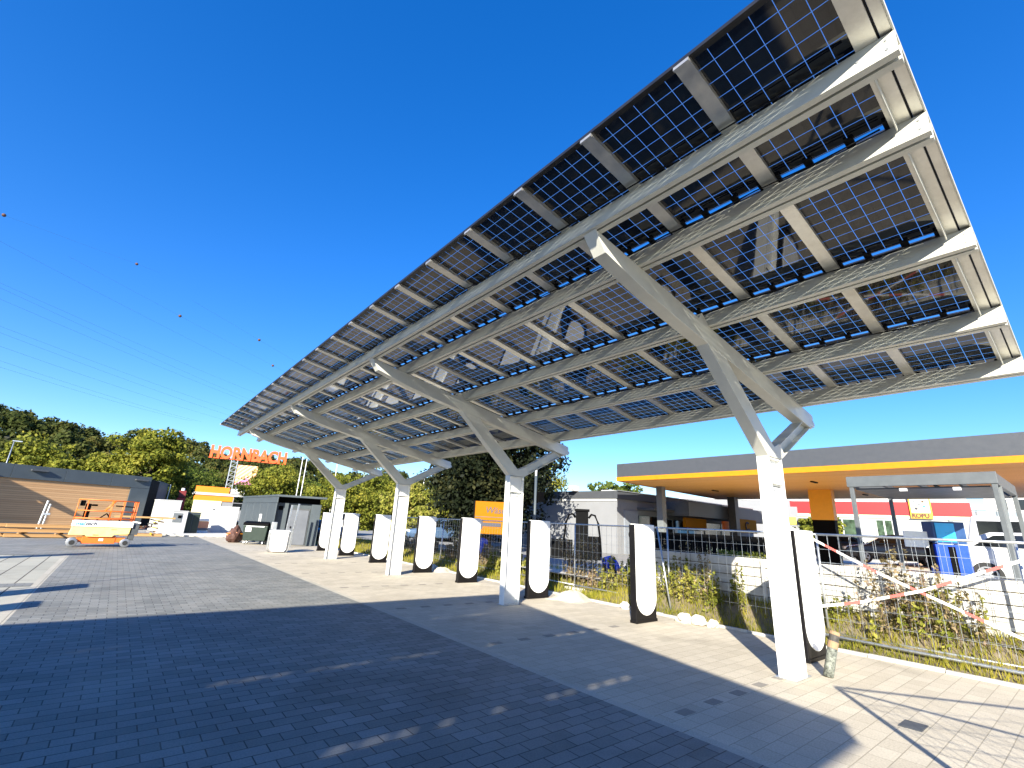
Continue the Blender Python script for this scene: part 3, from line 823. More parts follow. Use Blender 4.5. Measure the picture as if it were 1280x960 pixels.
plant('tall_weed', 'green weeds beside the wall right of the first charger', 'bush', 11.2, 3.6, .1, .2, 10, .25, .5, 26, .04, M['leaf_weed'])
plant('tall_weed', 'tall dry seeded weed beside the charger by the second column', 'bush', 11.9, 11.0, .15, .3, 26, .9, 1.55, 44, .045, M['leaf_dry'])
plant('tall_weed', 'broad green weeds left of the second charger', 'bush', 11.7, 8.9, .22, .55, 60, .35, .95, 36, .048, M['leaf_weed'])
plant('tall_weed', 'green weeds between the second charger and the wall', 'bush', 11.15, 6.55, .12, .5, 70, .3, .85, 34, .042, M['leaf_weed'])
plant('tall_weed', 'dry seed heads above the weeds right of the second charger', 'bush', 11.25, 6.7, .1, .4, 16, .8, 1.3, 26, .035, M['leaf_dry'])
plant('tall_weed', 'low rusty weeds left of the broad green ones', 'bush', 11.9, 10.0, .2, .5, 46, .3, .7, 34, .045, M['leaf_dry'])
for i, (x, y, h, lab) in enumerate([(11.9, 14.6, .7, 'yellow-green shrub behind the charger at the amber sign'), (12.2, 16.2, .8, 'round dry shrub between the fence and the blue car'),
                               (12.5, 18.6, .8, 'round shrub behind the charger by the third column'), (12.5, 21.8, .7, 'brown shrub behind the fence near the third column'), (12.6, 24.6, .7, 'brown shrub behind the farthest chargers')]):
    plant('low_shrub', lab, 'shrub', x, y, .3, .5, 60, h * .5, h, 34, .06, M['leaf_weed' if i < 1 else 'leaf_dry'], 'shrubs along the far verge')

# ------------------------------------------------------------------ trees
def crown_arrays(rx, ry, rz, zc, nclump, per, leaf, seed, shell=.55):
    rg = np.random.default_rng(seed)
    u = rg.normal(size=(nclump, 3)); u /= np.linalg.norm(u, axis=1, keepdims=True)
    r = rg.uniform(shell, 1.0, nclump) ** .7
    lump = 1 + .22 * np.sin(u[:, 0] * 5 + seed) * np.cos(u[:, 1] * 4 + seed * 2) + .12 * rg.normal(size=nclump)
    cc = u * (r * lump)[:, None] * np.array([rx, ry, rz]); cc[:, 2] += zc
    cr = rg.uniform(.16, .34, nclump) * min(rx, rz)
    cen = []; nr = []
    for c_, q in zip(cc, cr):
        d = rg.normal(size=(per, 3)); d /= np.linalg.norm(d, axis=1, keepdims=True)
        rad = rg.uniform(.35, 1.0, per) ** .5
        cen.append(c_ + d * (rad * q)[:, None] * np.array([1.15, 1.15, .75]))
        nr.append(d + rg.normal(size=(per, 3)) * .7 + np.array([0, 0, .4]))
    cen = np.concatenate(cen); nr = np.concatenate(nr)
    sz = leaf * rg.uniform(.6, 1.4, len(cen))
    return cen, nr, sz, cc
def tree(name, lab, x, y, z0, h, rx, rz, m, leaf=.3, nclump=90, per=60, seed=1, cat='tree', grp=None, ry=None, trunk=True, shell=.5):
    t = thing(name, lab, cat, (x, y, z0), 0, grp)
    cen, nr, sz, cc = crown_arrays(rx, ry or rx, rz, h - rz, nclump, per, leaf, seed, shell)
    np_quads('crown', cen, nr, sz, .75, m, t)
    if trunk:
        b = MB(); rg = random.Random(seed)
        r0 = .03 * h + .05
        top = Vector((rg.uniform(-.2, .2), rg.uniform(-.2, .2), h - rz * .7))
        b.tube([(0, 0, -.3), (0.02, 0, (h - rz) * .4), top * .7, top], [r0 * 1.3, r0, r0 * .7, r0 * .35], 9)
        for i in range(9):
            k = rg.randrange(len(cc)); p = Vector(cc[k]); s_ = top * rg.uniform(.45, .95)
            b.tube([s_, s_.lerp(p, .5) + Vector((0, 0, .15 * rz)), p], [r0 * .4, r0 * .25, r0 * .08], 6)
        b.build('trunk', M['bark'], t, smooth=True)
    return t
YL, GL, DL, FL = M['leaf_yellow'], M['leaf_green'], M['leaf_dark'], M['leaf_forest']
G = 'yellowing trees behind the timber building'
tree('broadleaf_tree', 'yellow-green tree behind the timber building, second from the left edge', -8.6, 75, 0, 8.1, 3.6, 3.7, YL, .22, 150, 100, 3, grp=G)
tree('broadleaf_tree', 'green-yellow tree behind the timber building at the left edge', -13.2, 74, 0, 6.7, 3.2, 3.3, YL, .22, 130, 95, 4, grp=G)
tree('broadleaf_tree', 'low yellowing tree above the middle of the timber building roof', -4.6, 72, 0, 7.2, 3.2, 3.0, YL, .22, 130, 95, 5, grp=G)
tree('broadleaf_tree', 'lower yellowing tree left of the tallest one', -1.6, 70, 0, 7.0, 2.6, 3.0, YL, .22, 120, 95, 8, grp=G)
tree('broadleaf_tree', 'tallest yellow-green tree rising at the end of the timber building', 1.9, 64, 0, 9.8, 3.2, 4.4, YL, .21, 170, 110, 6, grp=G)
tree('broadleaf_tree', 'mid green tree right of the tallest yellow-green tree', 3.9, 73, 0, 7.6, 2.4, 3.6, GL, .22, 140, 95, 7)
tree('broadleaf_tree', 'dark green tree between the tall tree and the letter sign', 11.0, 124, 0, 10.6, 6, 5.4, GL, .28, 150, 95, 9)
tree('broadleaf_tree', 'round yellow-green tree behind the anthracite kiosk', 16.6, 72, 0, 7.9, 3.9, 4.0, YL, .21, 170, 110, 10)
tree('broadleaf_tree', 'yellow tree between the last two canopy columns', 19.6, 57, 0, 6.3, 3.8, 3.3, YL, .18, 170, 105, 11)
tree('broadleaf_tree', 'yellow tree filling the gap behind the third canopy column', 24.6, 58, 0, 7.6, 3.6, 3.9, YL, .18, 160, 105, 12)
tree('broadleaf_tree', 'second green tree beside the flag poles', 25.0, 84, 0, 7.6, 5.0, 3.8, GL, .28, 150, 95, 13)
tree('large_bush', 'tall green bush behind the fence right of the third canopy column', 19.6, 38.6, .44, 4.4, 2.2, 2.3, M['leaf_weed'], .17, 90, 75, 14, 'bush')
tree('large_bush', 'broad green bush left of the amber arrow sign', 20.6, 33.6, .44, 3.6, 2.2, 1.9, M['leaf_weed'], .16, 90, 75, 15, 'bush')
tree('dark_tree', 'big dark crowned tree behind the second canopy column', 18.3, 24.8, .44, 8.0, 3.5, 3.5, DL, .15, 360, 110, 16)
tree('broadleaf_tree', 'yellow-green tree above the grey building roof', 39.6, 45.5, .44, 10.4, 4.6, 5.0, YL, .2, 170, 105, 17)
tree('small_tree', 'small green tree in front of the toy store windows', 52.5, 17.2, .9, 3.9, 1.5, 1.7, YL, .2, 60, 50, 18)
tree('small_tree', 'pale treetop peeking over the grey building roof', 60, 50, .4, 8.6, 2.5, 2.2, GL, .3, 50, 40, 19)
tree('small_tree', 'second pale treetop peeking over the grey building roof', 58, 44.5, .4, 8.6, 2.2, 2.0, GL, .3, 50, 40, 20)

# wooded hill
def hill_h(x, y):
    d = math.hypot(x, y); a = math.degrees(math.atan2(x, y))
    up = smooth(125, 262, d) * (1 - .35 * smooth(300, 430, d))
    top = 23.5 - 9.5 * smooth(-8, 30, a) - 9 * smooth(25, 50, a) + 2.0 * math.sin(a * .55) + 1.2 * math.sin(a * 1.3 + 1)
    return max(-.05, up * top - .2)
heightgrid('hill', list(np.linspace(-260, 240, 60)), list(np.linspace(105, 430, 45)), hill_h, M['hill_floor'])
rg = np.random.default_rng(5)
cen = []; nr = []; sz = []
cnt = 0
while cnt < 620:
    a = R(rg.uniform(-32, 38)); d = rg.uniform(130, 290)
    x, y = d * math.sin(a), d * math.cos(a)
    if x < -240: continue
    hz = hill_h(x, y); H_ = rg.uniform(6.5, 10.5); r = rg.uniform(2.8, 4.4)
    per = 300
    dd = rg.normal(size=(per, 3)); dd /= np.linalg.norm(dd, axis=1, keepdims=True)
    dd[:, 2] = np.where(dd[:, 2] < -.3, -dd[:, 2], dd[:, 2])
    lump = 1 + .25 * np.sin(dd[:, 0] * 4 + cnt) * np.cos(dd[:, 1] * 5 + cnt)
    rad = rg.uniform(.7, 1.0, per) * lump
    cen.append(np.array([x, y, hz + H_ - r * .95]) + dd * rad[:, None] * np.array([r, r, r * .95]))
    nr.append(dd + rg.normal(size=(per, 3)) * .5); sz.append(rg.uniform(.45, 1.0, per)); cnt += 1
wood = np_quads('hillside_wood', np.concatenate(cen), np.concatenate(nr), np.concatenate(sz), .8, FL)
tag(wood, 'dense autumn wood covering the hill behind the site', 'wood', kind='stuff')

# ------------------------------------------------------------------ timber-clad building on the left
def local(name, lab, cat, x, y, rz, z=0, grp=None): return thing(name, lab, cat, (x, y, z), R(rz), grp)
tb = local('timber_building', 'low building clad in larch boards under a broad anthracite fascia', 'building', 1.73, 50.4, 23.9)
MB().box(-26, -1.35, 0, 8, 0, 3.28).build('timber_wall', M['wood_clad'], tb)
fb = MB()
for i in range(9): fb.box(-26 + i * 2.9, min(0, -26 + (i + 1) * 2.9) - .015, -.10, .3, 3.28, 4.22)
fb.box(-26, 0, .3, 12, 4.0, 4.2)
fb.build('fascia', M['anthracite'], tb, .01)
MB().box(-1.35, 0, -.08, .5, 0, 3.28).build('corner_panel', M['anthracite'], tb, .01)
ca_, sa_ = math.cos(R(23.9)), math.sin(R(23.9))
def tbl(x, y): return ((x - 1.73) * ca_ + (y - 50.4) * sa_, -(x - 1.73) * sa_ + (y - 50.4) * ca_)
def tbprism(name, m, pts, z0, z1):
    MB().prism([(*tbl(x, y), z0) for x, y in pts], (0, 0, z1 - z0)).build(name, m, tb, .01)
tbprism('dark_recess', M['black'], [(1.66, 50.8), (2.55, 54.6), (1.2, 54.6), (.9, 50.8)], 0, 4.1)
tbprism('end_wall', M['anthracite'], [(2.55, 54.6), (3.55, 59.5), (.5, 60), (.6, 54.6)], 0, 4.15)
for x in (-7.7, -1.25):
    MB().box(x, x + .95, -.32, -.10, 3.86, 3.98).build('wall_light', M['dark_grey'], tb, .01)
dp = MB().tube([(*tbl(3.7, 59.4), 0), (*tbl(3.7, 59.4), 4.1)], .05, 8).build('downpipe', M['galv'], tb)
ps = thing('pipe_bundle', 'pair of pale pipes leaning on the timber wall behind the lumber', 'pipes', (-3.6, 43.9, 0))
b = MB(); b.tube([(-.12, 0, 0), (.0, .0, 1.9)], .06, 8); b.tube([(.08, 0, 0), (.16, .0, 1.7)], .05, 8); b.build('pipe', M['galv'], ps)
MB().box(-.02, .3, -.1, .1, 1.0, 1.12).build('clamp', M['galv'], ps)
# unseen monopitch shelter, added to throw a slanting shadow across the cladding
sh = local('shadow_caster_shelter', 'unseen lean-to shelter added on the left to shade the larch-clad building', 'shelter', -8.45, 44.55, 24)
b = MB()
for x, h in ((-4.4, 6.2), (-.1, 4.0)):
    for y in (-1.3, -.1): MB().box(x - .06, x + .06, y - .06, y + .06, 0, h).build('post', M['timber'], sh)
MB().prism([(-4.6, -1.5, 6.5), (.1, -1.5, 4.05), (.1, -1.5, 4.15), (-4.6, -1.5, 6.6)], (0, 1.6, 0)).build('roof', M['anthracite'], sh)
MB().prism([(-4.4, -.05, 0), (-.04, -.05, 0), (-.04, -.05, 4.1), (-4.4, -.05, 6.35)], (0, .08, 0)).build('back_wall', M['timber'], sh)

# lumber
def beam_thing(x0, y0, x1, y1, z, w, h, lab, grp):
    b = MB().bar((0, 0, h / 2), (x1 - x0, y1 - y0, h / 2), w, h)
    o = b.build('timber_beam', M['timber'], bevel=.01); o.location = (x0, y0, z); return tag(o, lab, 'beam', grp)
k = 0
for row, z in enumerate((0.02, .26, .50)):
    for c in range(3 if row < 2 else 2):
        x0 = -4.4 + random.uniform(-.3, .3); y0 = 35.4 + c * .35
        beam_thing(x0, y0, x0 + 3.1, y0 + .6, z, .2, .17, 'long pale timber beam in the stack left of the orange scissor lift', 'timber beams stacked left of the lift')
for x in (-3.6, -2.2):
    beam_thing(x, 35.0, x + .2, 36.6, .2, .08, .06, 'short cross batten between the stacked beams', 'battens in the beam stack')
st_ = thing('scaffold_pallet', 'stillage of scaffold parts under a long orange plank right of the lift', 'pallet', (1.6, 40.0, 0))
b = MB()
b.box(-1.1, 1.1, -.5, .5, .10, .16); b.box(-1.1, 1.1, -.5, -.3, 0, .1); b.box(-1.1, 1.1, .3, .5, 0, .1)
b.build('base', M['timber'], st_)
for i in range(26):
    x, y, z = random.uniform(-.95, .85), random.uniform(-.5, .3), random.uniform(.2, 1.0)
    m_ = random.choice([M['brown'], M['timber'], M['white_plastic'], M['yellow'], M['brown'], M['dark_grey']])
    MB().bar((x, y, z), (x + random.uniform(-.5, .5), y + random.uniform(-.3, .3), z + random.uniform(-.1, .12)), random.uniform(.05, .12), .07).build('scaffold_part', m_, st_)
MB().box(-1.6, 1.6, -.45, .2, 1.12, 1.22).build('plank', M['timber'], st_)

# ------------------------------------------------------------------ scissor lift
sl = thing('scissor_lift', 'orange and yellow scissor lift parked in front of the larch wall', 'scissor lift', (-.30, 29.2, 0), R(3))
MB().box(-.62, .55, -.30, .30, .14, .46).box(-.8, .9, -.28, .28, .2, .40).build('chassis', M['orange'], sl, .015)
yb = MB().prism([(-1.12, -.38, .50), (-.55, -.38, .50), (-.5, -.38, .44), (.4, -.38, .44), (.46, -.38, .54), (.98, -.38, .58), (1.0, -.38, .84), (-1.06, -.38, .84)], (0, .76, 0))
yb.build('body_panel', M['pale_yellow'], sl, .012)
MB().box(-.04, .12, -.315, -.30, .26, .36).build('plate', M['white_plastic'], sl)
for x in (-.92, .92):
    for y in (-.40, .28):
        w = MB().cyl((x, y - .02, .19), (x, y + .14, .19), .19, 22).build('wheel', M['rim'], sl, .01, True)
        MB().cyl((x, y - .03, .19), (x, y - .019, .19), .10, 18).build('hub', M['tyre'], w)
        for a in range(1): MB().tube([(x + .15 * math.cos(t * .3142), y + .06, .19 + .15 * math.sin(t * .3142)) for t in range(21)], .045, 6).build('tyre', mat('pale_tyre', (.5, .49, .46), .8), w, smooth=True)
MB().box(-1.10, 1.06, -.41, .38, .86, 1.12).build('platform', M['white_plastic'], sl, .012)
text('lettering', 'mal', .22, M['text_blue'], sl, (-.98, -.416, .92), (R(90), 0, 0), .002, .004, 'LEFT', 1, .25)
text('lettering', 'tech', .22, M['text_dark'], sl, (-.645, -.416, .92), (R(90), 0, 0), .002, .004, 'LEFT', 1, .25)
b = MB()
def rail(p, q, r=.024): b.tube([p, q], r, 7)
for y in (-.38, .36):
    for z in (1.55, 2.03): rail((-1.08, y, z), (1.04, y, z))
    for x in (-1.08, -.75, 0.12, .55, .96, 1.04): rail((x, y, 1.1), (x, y, 2.03), .02)
    rail((-1.08, y, 1.22), (1.04, y, 1.22), .03)
    rail((-.1, y, 1.55), (.2, y, 2.0))
for x in (-1.08, 1.04):
    for z in (1.55, 2.03): rail((x, -.38, z), (x, .36, z))
b.build('railing', M['orange'], sl, smooth=True)
MB().box(-.82, -.62, -.2, .05, 1.15, 1.85).box(-.62, -.40, -.2, -.1, 1.75, 1.83).box(-1.02, -.84, -.3, -.1, 1.74, 1.98).build('control_box', M['black'], sl, .03)
MB().box(-1.0, .95, -.36, .33, .845, .862).build('scissor_gap', M['black'], sl)
for y in (-.385,): MB().bar((-.3, y, .52), (-.1, y, .52), .03).bar((.3, y, .76), (.5, y, .76), .02).build('latch', M['dark_grey'], sl)
MB().bar((.25, .1, 1.80), (1.0, .1, 1.78), .05).build('tool_bar', M['black'], sl)
MB().bar((-.3, 0, 1.14), (.0, 0, 1.45), .05).bar((.0, 0, 1.45), (.22, 0, 1.16), .05).build('folded_bracket', M['black'], sl)
MB().bar((.5, -.1, 1.14), (.62, -.1, 1.25), .06).build('foot_pedal', M['black'], sl)
MB().box(1.04, 1.30, -.33, .3, .55, 1.0).box(1.0, 1.2, -.3, .25, .3, .55).build('steps', M['dark_grey'], sl, .01)

# ------------------------------------------------------------------ cabinets and stores by the lane
def cabinet(name, lab, cat, x, y, w, d, h, m, rz=0, z=0, door=None, grp=None):
    t = local(name, lab, cat, x, y, rz, z)
    MB().box(-w / 2, w / 2, 0, d, 0, h).build('body', m, t, .02)
    MB().box(-w / 2 - .03, w / 2 + .03, -.03, d + .03, h, h + .06).build('roof', m, t, .01)
    if door:
        MB().box(door[0], door[1], -.02, 0, .12, h - .15).build('door', door[2], t, .006)
    return t
cabinet('white_hut', 'plain white hut standing between the larch building and the cabinets', 'hut', 3.3, 47.9, 1.5, 2.5, 2.4, M['white_wall'], 5)
t = cabinet('white_cabinet', 'narrow white switch cabinet with a square black vent', 'cabinet', 3.72, 43.0, .95, .9, 1.62, M['white_wall'], 8)
MB().box(-.42, .15, -.025, 0, .85, 1.5).build('door', M['grey_paint'], t, .005)
MB().box(-.12, .1, -.05, -.025, 1.15, 1.35).build('vent', M['black'], t)
t = cabinet('dark_cabinet', 'dark green switch cabinet with two doors beside the narrow white one', 'cabinet', 4.62, 43.8, .95, .7, 1.55, M['anthracite'], 5)
for x in (-.45, .02): MB().box(x, x + .43, -.02, 0, .1, 1.45).build('door', M['dark_green'], t, .004)
t = thing('crate_stack', 'stack of terracotta and white crates between the dark cabinet and white kiosk', 'crates', (5.55, 45.2, 0))
MB().box(-.4, .4, 0, .6, 0, .25).build('white_crate', M['white_plastic'], t, .02)
MB().box(-.36, .42, 0, .6, .27, .42).build('grey_crate', M['grey_paint'], t, .02)
MB().box(-.38, .38, 0, .6, .44, .95).build('terracotta_crate', M['salmon'], t, .02)
MB().box(-.3, .36, 0, .5, .97, 1.2).build('top_crate', M['white_plastic'], t, .02)
t = cabinet('white_kiosk', 'white kiosk with a pale grey door beside the anthracite kiosk', 'kiosk', 7.0, 46.4, 2.1, 1.8, 2.12, M['white_wall'], -8)
MB().box(-.05, .95, -.03, 0, .05, 1.9).build('door', mat('pale_grey_door', (.42, .43, .44), .5), t, .01)
MB().box(-.85, -.7, -.02, 0, 1.85, 1.95).build('vent', M['dark_grey'], t)
kb = MB(); kb.box(2.6, 8.2, 40.9, 41.2, 0, .14); kb.box(2.6, 8.2, 41.2, 46, .0, .1)
struct(kb.build('kerb_strip', M['concrete'], bevel=.02))
b = MB()
for i in range(8): b.box(3.2 + i * .55, 3.2 + i * .55 + random.uniform(.2, .45), 40.2, 40.4 + random.uniform(0, .25), 0, random.uniform(.06, .14))
tag(b.build('kerb_rubble', M['concrete'], bevel=.02), 'line of loose kerb pieces on the ground before the cabinets', 'rubble')
bp_ = thing('strapped_heap', 'brown strapped heap beside the wheeled bin', 'heap', (5.98, 34.3, 0))
for i in range(22):
    x, y, z = random.uniform(-.35, .35), random.uniform(-.3, .3), random.uniform(.05, .85)
    MB().bar((x, y, z * (1 - abs(x))), (x + random.uniform(-.25, .25), y + random.uniform(-.2, .2), z * (1 - abs(x)) + random.uniform(-.1, .2)), random.uniform(.12, .25), random.uniform(.05, .2)).build('brown_lump', random.choice([M['brown'], M['brown'], M['salmon'], M['dark_grey']]), bp_, .02)
rk = rock('heap_body', (0, 0, .38), .52, M['brown'], None, None, .95); rk.parent = bp_
MB().box(-.42, .42, -.34, .34, .5, .54).build('strap', M['sign_orange'], bp_)
# anthracite kiosk
ak = thing('anthracite_kiosk', 'anthracite transformer kiosk with a grey door under a jutting flat roof', 'kiosk', (7.45, 31.55, 0))
W_, D_, H_ = 2.72, 9.4, 2.95
KC, KS = math.cos(R(13.5)), math.sin(R(13.5))
def kx(u, v): return (u * KC - v * .02, v - u * KS)
def kbox(name, m, u0, u1, v0, v1, z0, z1, bev=.006, parent=None):
    return MB().prism([(*kx(u, v), z0) for u, v in ((u0, v0), (u1, v0), (u1, v1), (u0, v1))], (0, 0, z1 - z0)).build(name, m, parent or ak, bev)
kbox('wall', M['anthracite'], .02, W_, .75, D_, 0, H_ - .45)
kbox('roof', M['anthracite'], -.06, W_ + .06, -.05, D_ + .1, H_ - .12, H_, .01)
kbox('roof_recess_shadow', M['black'], .05, W_ - .05, .8, D_, H_ - .45, H_ - .12, 0)  # shadow gap under the roof painted as a black block
for i in range(5):
    v0 = D_ * i / 5
    kbox('side_panel', M['anthracite'], -.03, .02, v0 + .03, v0 + D_ / 5 - .03, 0, H_ - .5)
kbox('eaves_panel', M['anthracite'], -.02, .03, 0, D_, H_ - .48, H_ - .12)
kbox('front_panel', M['anthracite'], .03, .80, .55, .74, 0, H_ - .47); kbox('front_panel', M['anthracite'], 2.15, W_ - .02, .55, .74, 0, H_ - .47)
dr = kbox('door', M['anthracite_light'], .98, 2.05, .66, .74, .04, 2.1)
kbox('door_handle', M['black'], 1.10, 1.16, .62, .66, 1.0, 1.12, 0, dr)
kbox('door_frame', M['dark_grey'], .9, 2.13, .70, .745, 0, 2.2, .003)
kbox('vent', M['black'], .25, .5, .52, .55, 2.05, 2.3, 0)
kbox('notice', M['white_plastic'], -.05, -.03, 3.0, 3.5, .9, 1.75, 0)
kbox('notice_print', M['dark_grey'], -.056, -.05, 3.15, 3.35, 1.15, 1.6, 0)
for i, (x, h, lab) in enumerate([(7.85, 2.35, 'left upright of the pair of galvanised posts before the kiosk'), (8.22, 2.45, 'right upright of the pair of galvanised posts before the kiosk')]):
    p = MB().box(-.05, .05, -.04, .04, 0, h).build('galvanised_post', M['galv'], bevel=.006); p.location = (x, 30.2, 0); p.rotation_euler = (0, R(3), 0)
    tag(p, lab, 'post')
# wheeled bin
wb = thing('wheeled_bin', 'black four-wheeled rubbish container in front of the kiosk', 'bin', (6.85, 32.6, 0), R(-25))
MB().prism([(-.62, -.42, .25), (.62, -.42, .25), (.68, -.5, 1.05), (-.68, -.5, 1.05)], (0, 0, 0)).v
b = MB()
lo = [(-.6, -.4, .22), (.6, -.4, .22), (.6, .4, .22), (-.6, .4, .22)]; hi = [(-.68, -.5, 1.08), (.68, -.5, 1.08), (.68, .5, 1.08), (-.68, .5, 1.08)]
b.v = lo + hi; b.f = [(0, 3, 2, 1), (0, 1, 5, 4), (1, 2, 6, 5), (2, 3, 7, 6), (3, 0, 4, 7), (4, 5, 6, 7)]; b.m = [0] * 6
b.build('body', M['dark_green'], wb, .03)
ld = MB().prism([(-.70, -.52, 1.09), (-.70, .52, 1.09), (-.70, .45, 1.22), (-.70, 0, 1.32), (-.70, -.45, 1.24)], (1.4, 0, 0)).build('lid', M['black'], wb, .03)
MB().box(-.5, .5, -.55, -.50, 1.0, 1.06).build('rim_handle', M['galv'], wb)
MB().box(-.52, -.2, -.51, -.49, .72, .95).build('sticker', M['white_plastic'], wb)
for x in (-.5, .5):
    for y in (-.32, .32): MB().cyl((x - .03, y, .1), (x + .03, y, .1), .1, 14).build('wheel', M['galv'], wb)
# white tub with frame
wt = thing('white_tub', 'white rounded plastic tub in a tubular carrying frame on the pale pavers', 'tub', (6.55, 25.95, 0), R(-8))
b = MB(); b.prism([(-.36, 0, .12), (-.28, 0, .04), (.28, 0, .04), (.36, 0, .12), (.40, 0, 1.0), (.34, 0, 1.05), (-.34, 0, 1.05), (-.40, 0, 1.0)], (0, .6, 0)).build('tub', M['white_plastic'], wt, .05)
for x in (-.47, .47):
    for y in (.05, .55):
        s = 1 if x > 0 else -1
        MB().tube([(x * .8, y, .02), (x, y, .15), (x, y, .95), (x * .85, y, 1.08)], .022, 8).build('frame_tube', M['galv'], wt, smooth=True)
    MB().tube([(x, .05, .9), (x, .55, .9)], .02, 8).build('handle', M['galv'], wt)
MB().box(-.42, -.16, .65, .8, .9, 1.42).build('valve_block', M['galv'], wt, .03)

# ------------------------------------------------------------------ letter sign on a lattice mast, far
ls = thing('letter_sign', 'tall orange letters on a lattice mast above the trees', 'sign', (12.3, 114.4, 0), math.atan2(-2.4, 14.3))
tx_ = text('letters', 'HORNBACH', 2.95, M['letter_orange'], ls, (0, -.1, 12.3), (R(90), 0, 0), .22, .13, 'LEFT', 1.0)
wd = max(v.co.x for v in tx_.data.vertices); tx_.scale = (14.5 / wd, 1.16, 1)
MB().box(0, 14.5, -.05, .05, 12.15, 12.35).build('letter_rail', M['letter_orange'], ls)
b = MB()
for x in (4.15, 5.3):
    for y in (.1, 1.1): b.bar((x, y, 0), (x, y, 12.2), .16)
for i in range(13):
    z = .3 + i * .95
    b.bar((4.15, .1, z), (5.3, .1, z), .09); b.bar((4.15, .1, z), (5.3, .1, z + .95), .07)
b.build('lattice_mast', M['galv'], ls)
sp = thing('striped_hoarding', 'square hoarding with slanting salmon and cream stripes below the letters', 'hoarding', (17.3, 110.6, 0), math.atan2(-.6, 3.6))
MB().box(0, 3.65, 0, .15, 7.05, 11).build('board', M['cream_print'], sp)
b = MB()
def clip_stripe(c):
    pts = []
    for (u0, u1) in ((c, c + .42),):
        P = [(u0 - 2.0, 7.05), (u1 - 2.0, 7.05), (u1 + 2.0, 11), (u0 + 2.0, 11)]
    def cl(P, f, inside, val):
        out = []
        for a, q in zip(P, P[1:] + P[:1]):
            ia, iq = inside(a), inside(q)
            if ia: out.append(a)
            if ia != iq:
                t = (val - a[0]) / (q[0] - a[0]); out.append((val, a[1] + t * (q[1] - a[1])))
        return out
    P = cl(P, 0, lambda p: p[0] >= 0, 0.0); P = cl(P, 0, lambda p: p[0] <= 3.65, 3.65) if P else P
    return P
for i in range(10):
    P = clip_stripe(-1.9 + i * .85)
    if len(P) > 2: b.prism([(x, -.03, z) for x, z in P], (0, .02, 0))
b.build('stripe', M['salmon'], sp)
MB().prism([(0.02, -.06, 7.06), (3.63, -.06, 7.06), (1.9, -.06, 8.6)], (0, .02, 0)).build('print_corner', M['pink'], sp)
for x in (.4, 3.2): MB().box(x, x + .14, .02, .14, 0, 7.05).build('leg', M['galv'], sp)
ob = thing('orange_store', 'far store with bright orange cladding and a grey band', 'building', (8.9, 94.6, 0), R(-6))
MB().box(.5, 6.2, 0, 6, 3.3, 4.2).build('lower_cladding', M['brick_orange'], ob)
MB().box(.5, 5.4, 0, 6, 4.6, 5.6).build('upper_cladding', M['brick_orange'], ob)
MB().box(.2, 9.5, -.15, 6.2, 4.2, 4.6).build('grey_band', mat('band_grey', (.5, .5, .5), .6), ob)
MB().box(.6, 4.6, -.1, 5.9, 0, 3.3).build('wall', M['cream'], ob)
MB().box(4.7, 9.3, -.12, 5.9, 0, 3.2).build('grey_wall', M['light_grey_wall'], ob)
MB().box(5.6, 8.4, -.3, 2, 4.62, 5.5).build('roof_unit', M['white_wall'], ob)
MB().box(6.3, 7.9, -.2, -.13, 2.2, 3.1).build('window', M['glass_dark'], ob)
rp = thing('red_stand', 'dark red stand with a white cap left of the orange store', 'stand', (4.9, 59.8, 0))
MB().box(-.35, .35, -.3, .3, 0, 2.9).build('lower_body', M['red'], rp, .03)
MB().box(-.3, .3, -.3, .3, 2.95, 3.6).build('upper_body', mat('maroon', (.18, .02, .02), .6), rp, .03)
MB().cyl((0, 0, 3.6), (0, 0, 3.85), .16, 12).build('cap', M['white_plastic'], rp)

# masts and lamps
def lamp(x, y, z0, h, lab, arm=0, r=.05, m=None, lean=0):
    t = thing('lamp_post', lab, 'lamp post', (x, y, z0))
    MB().tube([(0, 0, 0), (0, 0, h)], [r, r * .7], 8).build('pole', m or M['galv'], t, smooth=True)
    if arm: MB().box(-.1, arm, -.09, .09, h, h + .08).build('lamp_head', M['galv'], t)
    return t
lamp(-8.0, 57.5, 0, 6.6, 'galvanised lamp post rising over the left end of the timber building', .5)
for (x, y, h, lab) in ((15.5, 57.9, 8.3, 'left one of two flag poles above the anthracite kiosk roof'), (15.95, 57.8, 8.1, 'right one of two flag poles above the anthracite kiosk roof'),
                       (19.2, 56.8, 8.3, 'flag pole in the fork of the last canopy column'), (27.6, 50.5, 7.0, 'flag pole in front of the yellow tree beside the third column')):
    p = MB().tube([(0, 0, 0), (0, 0, h)], [.06, .035], 8).box(-.08, .08, -.02, .02, h * .66, h * .68).build('flag_pole', M['white_plastic'], smooth=True)
    p.location = (x, y, 0); tag(p, lab, 'flag pole')
lp = thing('camera_mast', 'dark mast with a black box rising behind the charger by the second column', 'mast', (13.4, 14.85, .3))
MB().tube([(0, 0, 0), (0, 0, 3.6)], .055, 10).build('pole', M['anthracite'], lp, smooth=True)
MB().tube([(0, 0, 3.6), (0, 0, 4.25)], .05, 10).build('pole_top', M['white_plastic'], lp, smooth=True)
MB().box(.06, .36, -.15, .15, 2.55, 2.95).build('control_box', M['black'], lp, .01)
p = MB().tube([(0, 0, 0), (0, 0, 8.0)], [.05, .035], 8).build('flag_pole', M['white_plastic']); p.location = (27.2, 29.3, .44); tag(p, 'thin white pole standing above the left end of the grey building', 'flag pole')

